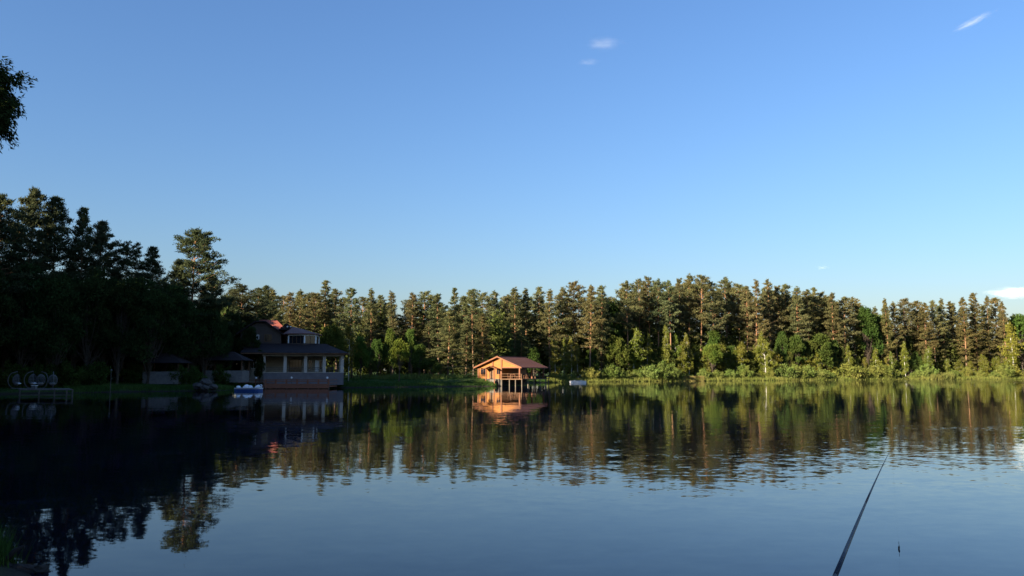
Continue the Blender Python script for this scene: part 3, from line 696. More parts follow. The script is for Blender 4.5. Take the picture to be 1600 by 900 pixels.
# ---- left wood in the shade
LEFT = [
 ('shade_pine', 0, 40, 293, 112, 'tallest dark pine of the shaded shore above the swing chairs', 1.15),
 ('shade_pine', 1, 86, 307, 115, 'second tall pine of the shaded shore, next to the tallest', 1.0),
 ('shade_pine', 2, 126, 323, 117, 'third tall pine of the shaded shore, leaning slightly', 1.0),
 ('shade_pine', 1, 158, 345, 120, 'fourth pine of the shaded shore, stepping down from the tallest', 0.95),
 ('shade_pine', 4, 198, 383, 124, 'shorter flat-topped pine in the shaded wood', 0.9),
 ('shade_pine', 2, 242, 386, 126, 'short pine between the flat-topped one and the broad one', 0.9),
 ('shade_pine', 3, 300, 361, 126, 'broad high pine with sunlit crown above the dark gazebos', 1.3),
 ('shade_pine', 2, 272, 404, 130, 'slim pine tucked against the gazebo-facing side of the broad high pine', 1.0),
 ('shade_pine', 1, 335, 428, 136, 'short slim pine stepping down from the broad high pine', 1.1),
 ('shade_pine', 4, 384, 446, 150, 'dark pine just behind the gable of the terrace building', 1.2),
 ('shade_pine', 3, 352, 462, 146, 'low dark pine between the broad pine and the gable', 1.0),
 ('shade_pine', 0, 366, 452, 156, 'dark pine on the gable-facing side of the low dark pine', 1.1),
 ('shade_pine', 1, 402, 450, 158, 'dark pine directly above the clipped gable', 1.15),
 ('shade_pine', 2, 415, 446, 164, 'slim dark pine above the red tiled roof', 1.1),
 ('shade_pine', 0, 6, 306, 104, 'dark pine cut by the picture edge above the swing chairs', 1.1),
 ('shade_pine', 2, -32, 300, 108, 'dark pine just outside the picture edge by the shaded shore', 1.1),
]
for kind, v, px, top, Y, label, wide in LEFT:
    stand(kind, v, 'pine_tree', px, top, 0, label, Y=Y, wide=wide, color=(0.55, 0.62, 0.68))  # dark cool tint puts shade into crowns the sun still reaches
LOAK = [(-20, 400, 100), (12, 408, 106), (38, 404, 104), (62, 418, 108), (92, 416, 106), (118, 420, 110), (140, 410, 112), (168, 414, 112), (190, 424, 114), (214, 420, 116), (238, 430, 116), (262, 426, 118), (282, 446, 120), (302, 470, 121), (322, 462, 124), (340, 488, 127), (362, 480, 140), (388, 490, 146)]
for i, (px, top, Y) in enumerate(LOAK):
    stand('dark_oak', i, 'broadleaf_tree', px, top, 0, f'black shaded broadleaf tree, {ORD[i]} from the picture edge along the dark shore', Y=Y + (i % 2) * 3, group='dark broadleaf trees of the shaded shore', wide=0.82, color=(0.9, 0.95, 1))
# the wood goes on behind the front trees and beyond the picture edge, where it throws its shade over the near shore
rr = random.Random(8)
tall, low_, near_ = [], [], []
for yy in np.arange(14, 176, 7.5):
    for xx in np.arange(-150, -38, 7.5):
        x, y = xx + rr.uniform(-3, 3), yy + rr.uniform(-3, 3)
        if float(lake_sd([(x, y)])[0]) < 5: continue
        px = 800 + x / y * FPX
        if px > -60 and y < 126: continue
        if px > 345 or (px > 120 and y > 150): continue
        (tall if px < -60 else low_).append((x, y))
for yy in np.arange(-24, 13, 6.5):
    for xx in np.arange(-48, -9, 6.5):
        x, y = xx + rr.uniform(-2.5, 2.5), yy + rr.uniform(-2.5, 2.5)
        if float(lake_sd([(x, y)])[0]) > 2.5 and (y < 1 or x / y * FPX < -1100): near_.append((x, y))
deep_wood('shaded_wood', 'dark wood behind the near bank beyond the picture edge', near_, 14, 19, 33, 220, 0.8)  # unseen trees added to shade the near bank and its log
deep_wood('shaded_wood', 'dark wood going on beyond the picture edge along the shaded shore', tall, 25, 31, 31, 420, 1.4, 'dark_leaves', 1.6)  # unseen crowns made tall and wide so no sun leaks onto the deck
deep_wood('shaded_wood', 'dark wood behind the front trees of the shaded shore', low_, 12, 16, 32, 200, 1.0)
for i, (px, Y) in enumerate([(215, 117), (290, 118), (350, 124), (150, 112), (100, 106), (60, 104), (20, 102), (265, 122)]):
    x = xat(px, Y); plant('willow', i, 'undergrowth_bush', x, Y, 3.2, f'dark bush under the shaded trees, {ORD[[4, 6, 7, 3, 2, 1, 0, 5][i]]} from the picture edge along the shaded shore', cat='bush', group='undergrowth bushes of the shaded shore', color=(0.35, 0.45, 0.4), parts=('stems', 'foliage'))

# ------------------------------------------------------------------ terrace building
def XZ(px, py, Y): p = at(px, py, Y); return p.x, p.z
def prism(mb, pts, y0, y1):                  # outline in x,z pushed from y0 to y1
    n = len(pts); b = len(mb.v)
    mb.v += [(x, y0, z) for x, z in pts] + [(x, y1, z) for x, z in pts]
    mb.f.append(tuple(b + i for i in range(n))); mb.f.append(tuple(b + n + i for i in reversed(range(n))))
    for i in range(n):
        j = (i + 1) % n; mb.f.append((b + i, b + n + i, b + n + j, b + j))
    return mb
TY = 133.0
TROT = math.atan2(-xat(474, 140), 140)         # it faces straight out over the lake
tb = empty('terrace_building', (xat(474, 140), 140, gz(xat(474, 140), 140)), TROT, 'two-storey lakeside building with dark hipped roof over a white-columned terrace', 'building')
INV = tb.location.copy()
TREF = 0.0
def tx(p): return (p[0] - INV.x * (TREF or p[1]) / 140.0, p[1] - INV.y, p[2] - INV.z)
def tpart(mb, name, mat, parent=None, kind=None, own=True):
    global TREF
    TREF = min(v[1] for v in mb.v) if own else 0.0
    return mb.build(name, mat, parent or tb, kind=kind, xf=tx)
def tworld(x, y, ref=None):                   # a place on the terrace -> the world
    lx, ly = x - INV.x * (ref or TY) / 140.0, y - 140.0
    c, s = math.cos(TROT), math.sin(TROT)
    return INV.x + lx * c - ly * s, 140.0 + lx * s + ly * c
xl, xr = xat(414, TY), xat(535, TY)
zp0, zp1 = 0.5, ztop(582.5, TY)
zc1 = ztop(556.5, TY); ze = ztop(554, TY)
tpart(MB().box(xl, xr, TY, TY + 0.3, zp0, zp1), 'parapet_wall', 'grey_render')
tpart(MB().box(xr - 0.3, xr, TY + 0.302, TY + 8, zp0, zp1 - 0.003), 'side_parapet', 'grey_render')
tpart(MB().box(xl + 0.01, xr - 0.31, TY + 0.31, TY + 8, 0.6, 1.75), 'terrace_floor', 'grey_wood')
tpart(MB().box(xl - 0.15, xr + 0.15, TY - 0.04, TY + 0.34, zp1 + 0.002, zp1 + 0.08), 'parapet_coping', 'cream_render')
COLS = [415.5, 446.5, 477.3, 506, 533.5]
cxs = []
for p in COLS:
    x = xat(p, TY, 4); cxs.append(x); w = 0.19 if p == 415.5 else 0.26
    tpart(MB().box(x - w, x + w, TY + 0.02, TY + 0.28, zp1 + 0.084, zc1), 'column', 'cream_render')
x = xat(533.5, TY, 4) + INV.x * 7.5 / 140
tpart(MB().box(x - 0.22, x + 0.22, TY + 7.5, TY + 7.8, 1.0, zc1), 'column', 'cream_render')
tpart(MB().box(cxs[0] - 0.3, cxs[-1] + 0.3, TY + 0.0, TY + 0.3, zc1 + 0.002, zc1 + 0.3), 'beam', 'cream_render')
tpart(MB().box(cxs[-1] - 0.1, cxs[-1] + 0.28, TY + 0.302, TY + 8, zc1 + 0.003, zc1 + 0.29), 'side_beam', 'cream_render')
# roof over the terrace: flat soffit, hipped slopes
y0, y1 = TY - 1.0, 146.0
e0, e1 = xat(381, y0, 5.5), xat(543, y0, 5.5)
zt = ztop(537, 140.6); t0, t1 = xat(393, 140.6, zt), xat(508, 140.6, zt)
zs = zc1 + 0.31
rb = MB()
rb.hexa([(e0, y0, zs), (e1, y0, zs), (e1, y1, zs), (e0, y1, zs), (e0, y0, zs + .22), (e1, y0, zs + .22), (e1, y1, zs + .22), (e0, y1, zs + .22)])
tpart(rb, 'fascia', 'dark_timber')
rb = MB(); zr = zs + 0.225
rb.hexa([(e0 - .1, y0 - .1, zr), (e1 + .1, y0 - .1, zr), (e1 + .1, y1, zr), (e0 - .1, y1, zr), (t0, 140.6, zt), (t1, 140.6, zt), (t1, y1, zt), (t0, y1, zt)])
rb.v = [(v[0] + (INV.x * (y1 - y0) / 140 if v[1] > 145 and v[2] < zt - .01 else INV.x * (y1 - 140.6) / 140 if v[1] > 145 else 0), v[1], v[2]) for v in rb.v]
tpart(rb, 'terrace_roof', 'dark_roof', own=False)
# walls behind the columns
bw = TY + 7.6
xb = xat(505, bw)
tpart(MB().box(xat(413, bw), xb, bw, bw + 0.3, 0.8, zs), 'rear_wall', 'cream_render')
tpart(MB().box(xat(383, 137.2), xat(412, 137.2), 137, 137.3, 0.8, zs), 'wing_wall', 'cream_render')
tpart(MB().box(xat(412.2, 137.2), xat(412.2, 137.2) + 0.3, 137.0, bw - 0.01, 0.8, zs - 0.004), 'wing_return_wall', 'cream_render')
def window(px0, px1, py0, py1, Y, name='window', mull=1, frame='white_paint', parent=None, bars=0):
    (xa, za), (xb_, zb) = XZ(px0, py1, Y), XZ(px1, py0, Y)
    f = MB(); t = 0.09
    f.box(xa, xb_, Y - .08, Y - .003, za, za + t).box(xa, xb_, Y - .08, Y - .003, zb - t, zb)
    f.box(xa, xa + t, Y - .08, Y - .003, za + t, zb - t).box(xb_ - t, xb_, Y - .08, Y - .003, za + t, zb - t)
    w = tpart(f, name, frame, parent)
    n = mull + 1; wd = (xb_ - xa - 2 * t) / n
    for k in range(n):
        g = MB().box(xa + t + k * wd + (0.03 if k else 0), xa + t + (k + 1) * wd - (0.03 if k < n - 1 else 0), Y - .04, Y - .004, za + t, zb - t)
        o = g.build('pane', 'window_glass', w, xf=tx)
    for k in range(1, n):
        MB().box(xa + t + k * wd - .03, xa + t + k * wd + .03, Y - .06, Y - .005, za + t, zb - t).build('mullion', frame, w, xf=tx)
    return w
window(453, 472, 562, 584, bw, 'glazed_door', 3, 'dark_timber')
window(481, 488, 563, 578, bw, 'window', 1)
window(498, 503, 563, 578, bw, 'window', 0)
window(396, 404, 564, 576, 137.0, 'window', 1)
# iron railings in the four bays
for a, b in zip(cxs[:-1], cxs[1:]):
    xa, xb2 = a + 0.3, b - 0.3; zb0 = zp1 + 0.09
    r = MB().box(xa, xb2, TY + .12, TY + .17, zb0 + .78, zb0 + .84)
    ro = tpart(r, 'railing', 'iron')
    MB().box(xa, xb2, TY + .12, TY + .17, zb0 + .06, zb0 + .1).build('bottom_rail', 'iron', ro, xf=tx)
    q = MB(); n = int((xb2 - xa) / 0.14)
    for k in range(n + 1):
        xx = xa + (xb2 - xa) * k / n
        q.box(xx - .012, xx + .012, TY + .133, TY + .157, zb0 + .1, zb0 + .78)
        if k < n:
            q.tube([(xx + .07 + .05 * math.cos(t), TY + .145, zb0 + .5 + .12 * math.sin(t)) for t in np.linspace(0, 5.6, 7)], .012, 3, False)
    q.build('scroll_bars', 'iron', ro, kind='stuff', xf=tx)
# upper storey: clipped gable
UY = 141.0
gl, gr = XZ(377, 519.6, UY), XZ(445, 519.6, UY)
gpk = ztop(502.5, UY)
pa, pb = xat(404, UY, 11), xat(419, UY, 11)
tpart(prism(MB(), [(gl[0] + .5, zt - 1.2), (gr[0] - .45, zt - 1.2), (gr[0] - .45, gr[1] - .1), (pb, gpk - .35), (pa, gpk - .35), (gl[0] + .5, gl[1] - .1)], UY, 152), 'upper_wall', 'brown_wall')
rf = MB(); th = 0.24
for (ax_, az_), (bx_, bz_) in (((gl[0] - .1, gl[1] - .3), (pa, gpk)), ((pa + .003, gpk), (pb - .003, gpk)), ((pb, gpk), (gr[0] + .15, gr[1] - .3))):
    prism(rf, [(ax_, az_ - th), (bx_, bz_ - th), (bx_, bz_), (ax_, az_)], UY - .6, 152.5)
tpart(rf, 'gable_roof', 'dark_roof')
window(404.5, 408.5, 524, 532, UY, 'window', 0)
window(416, 427, 523, 534, UY, 'window', 1, 'dark_timber')
# glazed bay room
BYc = 144.0
def bp(px, y): return (xat(px, y, 8.5), y)
bay = [bp(448, 143.5), bp(452, 140.6), bp(476, 139.4), bp(493, 140.8), bp(497.5, 144.5), bp(495, 149)]
zb0, zb1 = zt - 0.6, ztop(522.5, 140)
zsill = zt + 0.05
def wallseg(mb, a, b, z0, z1, t=0.12):
    a, b = Vector((*a, 0)), Vector((*b, 0)); d = (b - a).normalized(); nrm = Vector((-d.y, d.x, 0)) * t
    mb.hexa([(a.x, a.y, z0), (b.x, b.y, z0), (b.x + nrm.x, b.y + nrm.y, z0), (a.x + nrm.x, a.y + nrm.y, z0),
             (a.x, a.y, z1), (b.x, b.y, z1), (b.x + nrm.x, b.y + nrm.y, z1), (a.x + nrm.x, a.y + nrm.y, z1)])
low = MB(); hd = MB()
for a, b in zip(bay[:-1], bay[1:]):
    wallseg(low, a, b, zb0, zsill); wallseg(hd, a, b, zb1 - .22, zb1)
bayo = tpart(low, 'bay_room', 'brown_wall', own=False)
hd.build('white_head', 'white_paint', bayo, xf=tx)
for a, b in zip(bay[:-1], bay[1:]):
    n = max(1, int(round((Vector(b) - Vector(a)).length / 0.85)))
    for k in range(n):
        p, q = Vector(a).lerp(Vector(b), (k + .06) / n), Vector(a).lerp(Vector(b), (k + .94) / n)
        g = MB(); wallseg(g, p, q, zsill + .004, zb1 - .224, 0.04); g.build('pane', 'window_glass', bayo, xf=tx)
    for k in range(1, n):
        p = Vector(a).lerp(Vector(b), k / n); MB().box(p.x - .04, p.x + .04, p.y - .05, p.y + .05, zsill + .005, zb1 - .225).build('mullion', 'dark_timber', bayo, xf=tx)
for a in bay[1:-1]:
    MB().box(a[0] - .1, a[0] + .1, a[1] - .1, a[1] + .1, zsill + .006, zb1 - .226).build('white_post', 'white_paint', bayo, xf=tx)
br = MB(); ev = []
cx_, cy_ = xat(472, BYc, 9), 145.0
for p in bay: v = Vector((p[0] - cx_, p[1] - cy_)); v *= 1 + .6 / v.length; ev.append((cx_ + v.x, cy_ + v.y))
apx = at(459, 510.5, 146.5)
n0 = len(br.v); br.v += [(x, y, zb1 + .01) for x, y in ev] + [(x, y, zb1 + .17) for x, y in ev] + [tuple(apx)]
m_ = len(ev)
for i in range(m_ - 1):
    br.f += [(n0 + i, n0 + i + 1, n0 + m_ + i + 1, n0 + m_ + i), (n0 + m_ + i, n0 + m_ + i + 1, n0 + 2 * m_)]
br.f.append(tuple(n0 + i for i in reversed(range(m_)))); br.f.append((n0 + m_ - 1, n0, n0 + m_, n0 + 2 * m_ - 1)); br.f.append((n0 + m_ * 2 - 1, n0 + m_, n0 + 2 * m_))
tpart(br, 'bay_roof', 'brown_roof', own=False)
# red main roof behind, dark dormer with two small skylights
Y0r = 150.0
a_, b_ = at(422, 501, Y0r + 3), at(447, 501, Y0r + 3)
tpart(MB().hexa([(a_.x - 2, Y0r - 3, 9.2), (b_.x + 3.2, Y0r - 3, 9.2), (b_.x + 3.2, Y0r + 9, 9.2), (a_.x - 2, Y0r + 9, 9.2), (a_.x, Y0r + 2.9, a_.z), (b_.x, Y0r + 2.9, a_.z), (b_.x, Y0r + 3.1, a_.z), (a_.x, Y0r + 3.1, a_.z)]), 'red_tiled_roof', 'red_roof')
tpart(MB().box(a_.x - 1.7, b_.x + 2.9, Y0r - 2.6, Y0r + 8.5, 5.0, 9.19), 'main_block_wall', 'brown_wall')
DY = 145.6
d0, d1, d2 = XZ(436, 516, DY), XZ(462, 516, DY), XZ(449.5, 504.8, DY)
do = tpart(prism(MB(), [d0, d1, d2], DY, 150), 'dormer', 'dark_roof')
for p in (450.3, 455):
    (sa, sb) = XZ(p - 1.2, 511.6, DY), XZ(p + 1.2, 509.8, DY)
    MB().box(sa[0], sb[0], DY - .09, DY - .005, sa[1], sb[1]).build('skylight', 'white_paint', do, xf=tx)
# things on the terrace
db = empty('display_board', (*tworld(xat(494, 136), 136, 136), 1.75), TROT, 'upright white board standing on the terrace behind the third bay', 'board')
MB().box(-.32, .32, -.04, .04, 1.0, 2.9).build('panel', 'linen', db)
MB().box(-.04, .04, -.05, .05, .08, 1.0).build('stand', 'iron', db)
MB().box(-.3, .3, -.22, .22, 0, .08).build('foot', 'iron', db)
def chair(x, y, z, rz, label, group, mat='dark_timber'):
    e = empty('dining_chair', (x, y, z), rz, label, 'chair', group)
    MB().box(-.22, .22, -.22, .22, .43, .48).build('seat', mat, e)
    MB().box(-.22, .22, .18, .22, .5, 1.0).build('backrest', mat, e)
    for a in (-.19, .19):
        for b in (-.19, .19): MB().box(a - .02, a + .02, b - .02, b + .02, 0, .428).build('leg', mat, e)
    return e
def table(x, y, z, rz, label, group, mat='dark_timber'):
    e = empty('dining_table', (x, y, z), rz, label, 'table', group)
    MB().box(-.6, .6, -.42, .42, .7, .75).build('tabletop', mat, e)
    for a in (-.5, .5):
        for b in (-.34, .34): MB().box(a - .03, a + .03, b - .03, b + .03, 0, .698).build('leg', mat, e)
    return e
BAYN = ['first', 'second', 'third', 'fourth']
for i in range(4):
    xm = (cxs[i] + cxs[i + 1]) / 2
    table(*tworld(xm, TY + 2.4), 1.75, TROT, f'dark dining table on the terrace behind the {BAYN[i]} bay of the railing', 'terrace tables')
    chair(*tworld(xm - .9, TY + 2.4), 1.75, TROT + math.pi / 2, f'dark chair near the pool-side column end of the table in the {BAYN[i]} terrace bay'.replace('pool-side column', 'gazebo-facing'), 'terrace chairs')
    chair(*tworld(xm + .9, TY + 2.4), 1.75, TROT - math.pi / 2, f'dark chair at the cabin-facing end of the table in the {BAYN[i]} terrace bay', 'terrace chairs')
# leaning dark tree before the wing wall
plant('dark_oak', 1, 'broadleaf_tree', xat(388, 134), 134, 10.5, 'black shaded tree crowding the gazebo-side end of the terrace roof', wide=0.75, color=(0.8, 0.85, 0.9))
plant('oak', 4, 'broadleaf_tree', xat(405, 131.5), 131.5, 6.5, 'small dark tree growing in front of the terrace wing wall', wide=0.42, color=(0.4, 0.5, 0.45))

# ------------------------------------------------------------------ wooden deck in front of the terrace
dkY = shore(460, 607.6)[1]
dx0, dx1 = xat(414, dkY), xat(514, dkY)
dk = empty('lakeside_deck', ((dx0 + dx1) / 2, dkY, 0), 0, 'reddish wooden deck with railings over the water below the terrace', 'deck')
def dx(p): return (p[0] - dk.location.x, p[1] - dk.location.y, p[2])
zf = 0.42
MB().box(dx0, dx1, dkY, dkY + 6, zf - .12, zf).build('floor', 'deck_wood', dk, xf=dx)
MB().box(dx0, dx1, dkY - .06, dkY - .003, 0.08, zf + .38).build('skirt_board', 'deck_wood', dk, xf=dx)
for k in range(7):
    xx = dx0 + (dx1 - dx0) * k / 6; xx = min(max(xx, dx0 + .08), dx1 - .08)
    MB().box(xx - .13, xx + .13, dkY + .01, dkY + .15, zf + .002, zf + 1.1).build('rail_post', 'deck_wood', dk, xf=dx)
    MB().tube([(xx, dkY + .4, -1.2), (xx, dkY + .4, zf - .125)], .09, 7).build('pile', 'stilt_wood', dk, xf=dx)
for z0 in (.7, .95):
    MB().box(dx0, dx1, dkY - .05, dkY + .005, zf + z0, zf + z0 + (.12 if z0 > .9 else .13)).build('rail', 'deck_wood', dk, xf=dx)
for xx in (dx0 + .02, dx1 - .06):
    for z0 in (.4, .93):
        MB().box(xx, xx + .05, dkY + .16, dkY + 6, zf + z0, zf + z0 + .1).build('side_rail', 'deck_wood', dk, xf=dx)
wx0, wx1 = xat(371, dkY + 3), xat(413, dkY + 3)
jt = empty('boat_jetty', ((wx0 + wx1) / 2, dkY + 3, 0), 0, 'low reddish jetty with railing behind the white pedal boat', 'jetty')
def jx(p): return (p[0] - jt.location.x, p[1] - jt.location.y, p[2])
MB().box(wx0, wx1, dkY + 3, dkY + 5, .3, .42).build('floor', 'deck_wood', jt, xf=jx)
for k in range(4):
    xx = wx0 + .1 + (wx1 - wx0 - .2) * k / 3
    MB().box(xx - .06, xx + .06, dkY + 3.05, dkY + 3.17, -.8, 1.4).build('rail_post', 'deck_wood', jt, xf=jx)
for z0 in (.85, 1.3): MB().box(wx0, wx1, dkY + 2.98, dkY + 3.04, z0, z0 + .12).build('rail', 'deck_wood', jt, xf=jx)

def lamp(px, py, Y, foot, label, r=0.17):
    p = at(px, py, Y); e = empty('globe_lamp', (p.x, Y, foot), 0, label, 'lamp', 'white globe lamps by the water')
    h = p.z - foot
    MB().tube([(0, 0, 0), (0, 0, h - r * .8)], .035, 6).build('post', 'iron', e)
    MB().lathe((0, 0, h), [(.03, -r), (r * .7, -r * .7), (r, 0), (r * .7, r * .7), (.03, r)], 12).build('globe', 'globe', e, True)
lamp(400.3, 590.7, dkY + 3.3, .42, 'white globe lamp on the jetty behind the pedal boat')
lamp(455.6, 590.2, dkY + .3, zf, 'white globe lamp at the middle of the deck railing')
lamp(511.5, 590.4, dkY + .3, zf, 'white globe lamp at the cabin-side corner of the deck railing')
lamp(227.5, 560.5, 119, 0.9, 'white globe lamp beside the first dark gazebo')
e = at(174, 579, 106)
lp = empty('lamp_post', (e.x, 106, gz(e.x, 106)), 0, 'thin grey lamp post on the shaded grass beyond the swing chairs', 'lamp')
MB().tube([(0, 0, -.1), (0, 0, e.z - lp.location.z)], [.05, .03], 6).build('post', 'grey_wood', lp)
MB().lathe((0, 0, e.z - lp.location.z), [(.03, -.05), (.13, 0), (.13, .12), (.05, .2)], 8).build('lantern', 'wicker', lp)

# ------------------------------------------------------------------ pedal boat
pp = shore(388.5, 611.2)
pb_ = empty('pedal_boat', (pp[0], pp[1], 0), 0.06, 'white and blue pedal boat moored before the jetty', 'boat')
def hull(mb, L, W, z0, z1, n=9):
    for i in range(n - 1):
        a, b = i / (n - 1), (i + 1) / (n - 1)
        wa, wb_ = [W * (1 - abs(2 * t - 1) ** 3.5) * .5 + .12 for t in (a, b)]
        xa, xb3 = (a - .5) * L, (b - .5) * L
        mb.hexa([(xa, -wa * .8, z0), (xb3, -wb_ * .8, z0), (xb3, wb_ * .8, z0), (xa, wa * .8, z0), (xa, -wa, z1), (xb3, -wb_, z1), (xb3, wb_, z1), (xa, wa, z1)])
    return mb
hull(MB(), 3.9, 1.6, -.15, .3).build('hull', 'blue_hull', pb_)
hull(MB(), 3.95, 1.7, .302, .48).build('deck', 'white_hull', pb_)
for k, xx in enumerate((-1.35, -.45, .4, 1.2)):
    q = (.8, 1.15, .9, 1.05)[k]
    s = MB().lathe((xx + (.0, .08, -.1, .05)[k], -.1, .44), [(.4 * q, 0), (.37 * q, .2 * q), (.24, .36 * q), (.12, .42 * q), (.03, .43 * q)], 10)
    s.v = [(v[0] + .25 * (v[2] - .44) * (1 if k % 2 else -1), v[1] * 1.3, v[2]) for v in s.v]
    s.build('seat', 'white_hull', pb_, True)
MB().tube([(1.75, -.1, .45), (1.85, -.1, .8), (1.65, -.1, .95)], [.1, .07, .06], 7).build('prow', 'white_hull', pb_, True)

# ------------------------------------------------------------------ gazebos in the shade
def gazebo(px0, px1, py0, py1, Y, roofpy, label):
    (xa, za), (xb4, zb) = XZ(px0, py1, Y), XZ(px1, py0, Y)
    e = empty('gazebo', ((xa + xb4) / 2, Y + 1.8, za - .2), 0, label, 'gazebo', 'gazebos under the shaded trees')
    w, d = (xb4 - xa) / 2, 1.8; h = zb - za + .2; H = ztop(roofpy, Y) - za + .2
    MB().box(-w, w, -d, -d + .15, 0, h).build('front_wall', 'stone_wall', e)
    MB().box(-w, -w + .15, -d + .152, d, 0, h - .003).build('side_wall', 'stone_wall', e)
    MB().box(w - .15, w, -d + .152, d, 0, h - .003).build('side_wall', 'stone_wall', e)
    for sx in (-1, 1):
        for sy in (-1, 1): MB().box(sx * (w - .09) - .08, sx * (w - .09) + .08, sy * (d - .09) - .07, sy * (d - .09) + .07, h + .002, H).build('post', 'dark_timber', e)
    MB().hexa([(-w - .5, -d - .5, H), (w + .5, -d - .5, H), (w + .5, d + .5, H), (-w - .5, d + .5, H), (-w * .3, -.1, H + 1.4), (w * .3, -.1, H + 1.4), (w * .3, .1, H + 1.4), (-w * .3, .1, H + 1.4)]).build('roof', 'dark_roof', e)
gazebo(222, 279, 580.5, 598, 116, 567, 'dark-roofed gazebo with pale low wall, nearer the swing chairs')
gazebo(320.5, 378, 579, 595.5, 124, 563, 'dark-roofed gazebo with pale low wall, beside the terrace building')

def rock(name, x, y, z, sx, sy, sz, seed, mat, label=None, cat=None, group=None):
    rng = np.random.default_rng(seed); mb = MB(); n, m = 11, 7
    prof = []
    for i in range(m):
        t = math.pi * (i + .15) / (m - .7)
        for k in range(n):
            a = 2 * math.pi * k / n; r = rng.uniform(.82, 1.15)
            mb.v.append((sx * math.sin(t) * math.cos(a) * r, sy * math.sin(t) * math.sin(a) * r, sz * math.cos(t) * r))
    for i in range(m - 1):
        for k in range(n): mb.f.append((i * n + k, (i + 1) * n + k, (i + 1) * n + (k + 1) % n, i * n + (k + 1) % n))
    mb.f.append(tuple(range(n))); mb.f.append(tuple((m - 1) * n + k for k in reversed(range(n))))
    o = mb.build(name, mat); o.location = (x, y, z); return tag(o, label, cat, group)
for i, (px, py, Y, s, lab) in enumerate([(309, 602, 113, .7, 'grey boulder of the pile, the one toward the swing chairs'), (321, 598, 114.5, 1.0, 'largest grey boulder on top of the waterside pile'),
                                    (333, 603.5, 113, .65, 'grey boulder of the pile, the one toward the pedal boat'), (320, 605, 112, .6, 'small low boulder at the foot of the waterside pile')]):
    p = at(px, py, Y); rock('boulder', p.x, Y, p.z - .1, s, s * .9, s * .7, 20 + i, 'boulder', lab, 'rock', 'boulders between gazebo and pedal boat')
p = shore(1014, 595.6); rock('boulder', p[0], p[1] + .8, .25, .9, .5, .4, 31, 'stone_wall', 'pale stone at the waterline below the twin-stemmed birch', 'rock')

# ------------------------------------------------------------------ dock with swing chairs, near shaded shore
dY = shore(70, 619.5)[1]
sd = empty('small_dock', (xat(72, dY), dY, 0), 0, 'low grey wooden dock with swing chairs on the shaded shore', 'dock')
xa, xb5 = xat(30, dY), xat(115, dY)
def sx_(p): return (p[0] - sd.location.x, p[1] - sd.location.y, p[2])
zd = ztop(608.5, dY)
sk = -3.9                                     # the dock runs back to the bank at an angle
MB().hexa([(xa, dY, zd - .1), (xb5, dY, zd - .1), (xb5 + sk, dY + 6, zd - .1), (xa + sk, dY + 6, zd - .1), (xa, dY, zd), (xb5, dY, zd), (xb5 + sk, dY + 6, zd), (xa + sk, dY + 6, zd)]).build('floor', 'grey_wood', sd, xf=sx_)
for p in (32, 62, 86, 105, 114):
    xx = xat(p, dY); MB().box(xx - .06, xx + .06, dY - .08, dY - .003, -.9, zd + .02).build('pile', 'grey_wood', sd, xf=sx_)
MB().box(xa, xb5, dY - .06, dY - .004, .12, .2).build('lower_rail', 'grey_wood', sd, xf=sx_)
def swing_chair(px, rz, label, s=1.0):
    Y = dY + 3.2; e = empty('swing_chair', (xat(px, Y), Y, zd), rz, label, 'chair', 'swing chairs on the small dock'); e.scale = (s, s, s)
    arc = [(-.1 - .75 * math.sin(t), 0, 1.0 - .95 * math.cos(t)) for t in np.linspace(0.1, 2.85, 12)]
    arc[-1] = (0.05, 0, 1.98)
    MB().tube(arc, .045, 6).build('arched_stand', 'wicker', e, True)
    MB().tube([(.5 * math.cos(t), .5 * math.sin(t), .04) for t in np.linspace(0, 6.2832, 17)], .035, 5).build('base_ring', 'wicker', e)
    MB().tube([(.05, 0, 1.96), (.08, 0, 1.62)], .014, 4).build('chain', 'iron', e)
    sh = MB()                                 # woven egg: bands and ribs with an open front
    C = Vector((.1, 0, 1.0))
    for k in range(13):
        a = -1.9 + 3.8 * k / 12 + math.pi
        sh.tube([(C.x + .48 * math.cos(a) * math.sin(t), .48 * math.sin(a) * math.sin(t), C.z + .66 * math.cos(t)) for t in np.linspace(.08, 3.0, 9)], .022, 4, False)
    for t in np.linspace(.35, 2.75, 9):
        sh.tube([(C.x + .48 * math.cos(a) * math.sin(t), .48 * math.sin(a) * math.sin(t), C.z + .66 * math.cos(t)) for a in np.linspace(math.pi - 1.9, math.pi + 1.9, 11)], .02, 4, False)
    sh.build('woven_basket', 'wicker', e, kind='stuff')
    MB().lathe((.12, 0, .5), [(.2, 0), (.36, .06), (.38, .14), (.2, .2)], 10).build('cushion', 'linen', e, True)
swing_chair(25, .35, 'swing chair at the picture edge of the dock, apart from the others')
swing_chair(50, .2, 'swing chair of the middle pair, arch bulging toward the picture edge', 1.02)
swing_chair(64, math.pi - .2, 'swing chair of the middle pair, arch bulging toward the gazebo')
swing_chair(82, math.pi - 1.0, 'swing chair at the open end of the dock, seen edge-on', .98)
bx_ = empty('side_table', (xat(53.5, dY + 1.4), dY + 1.4, zd), 0, 'small white box table in front of the swing chairs', 'table')
MB().box(-.28, .28, -.25, .25, .38, .43).build('tabletop', 'white_paint', bx_); MB().box(-.22, .22, -.2, .2, 0, .378).build('base', 'wicker', bx_)

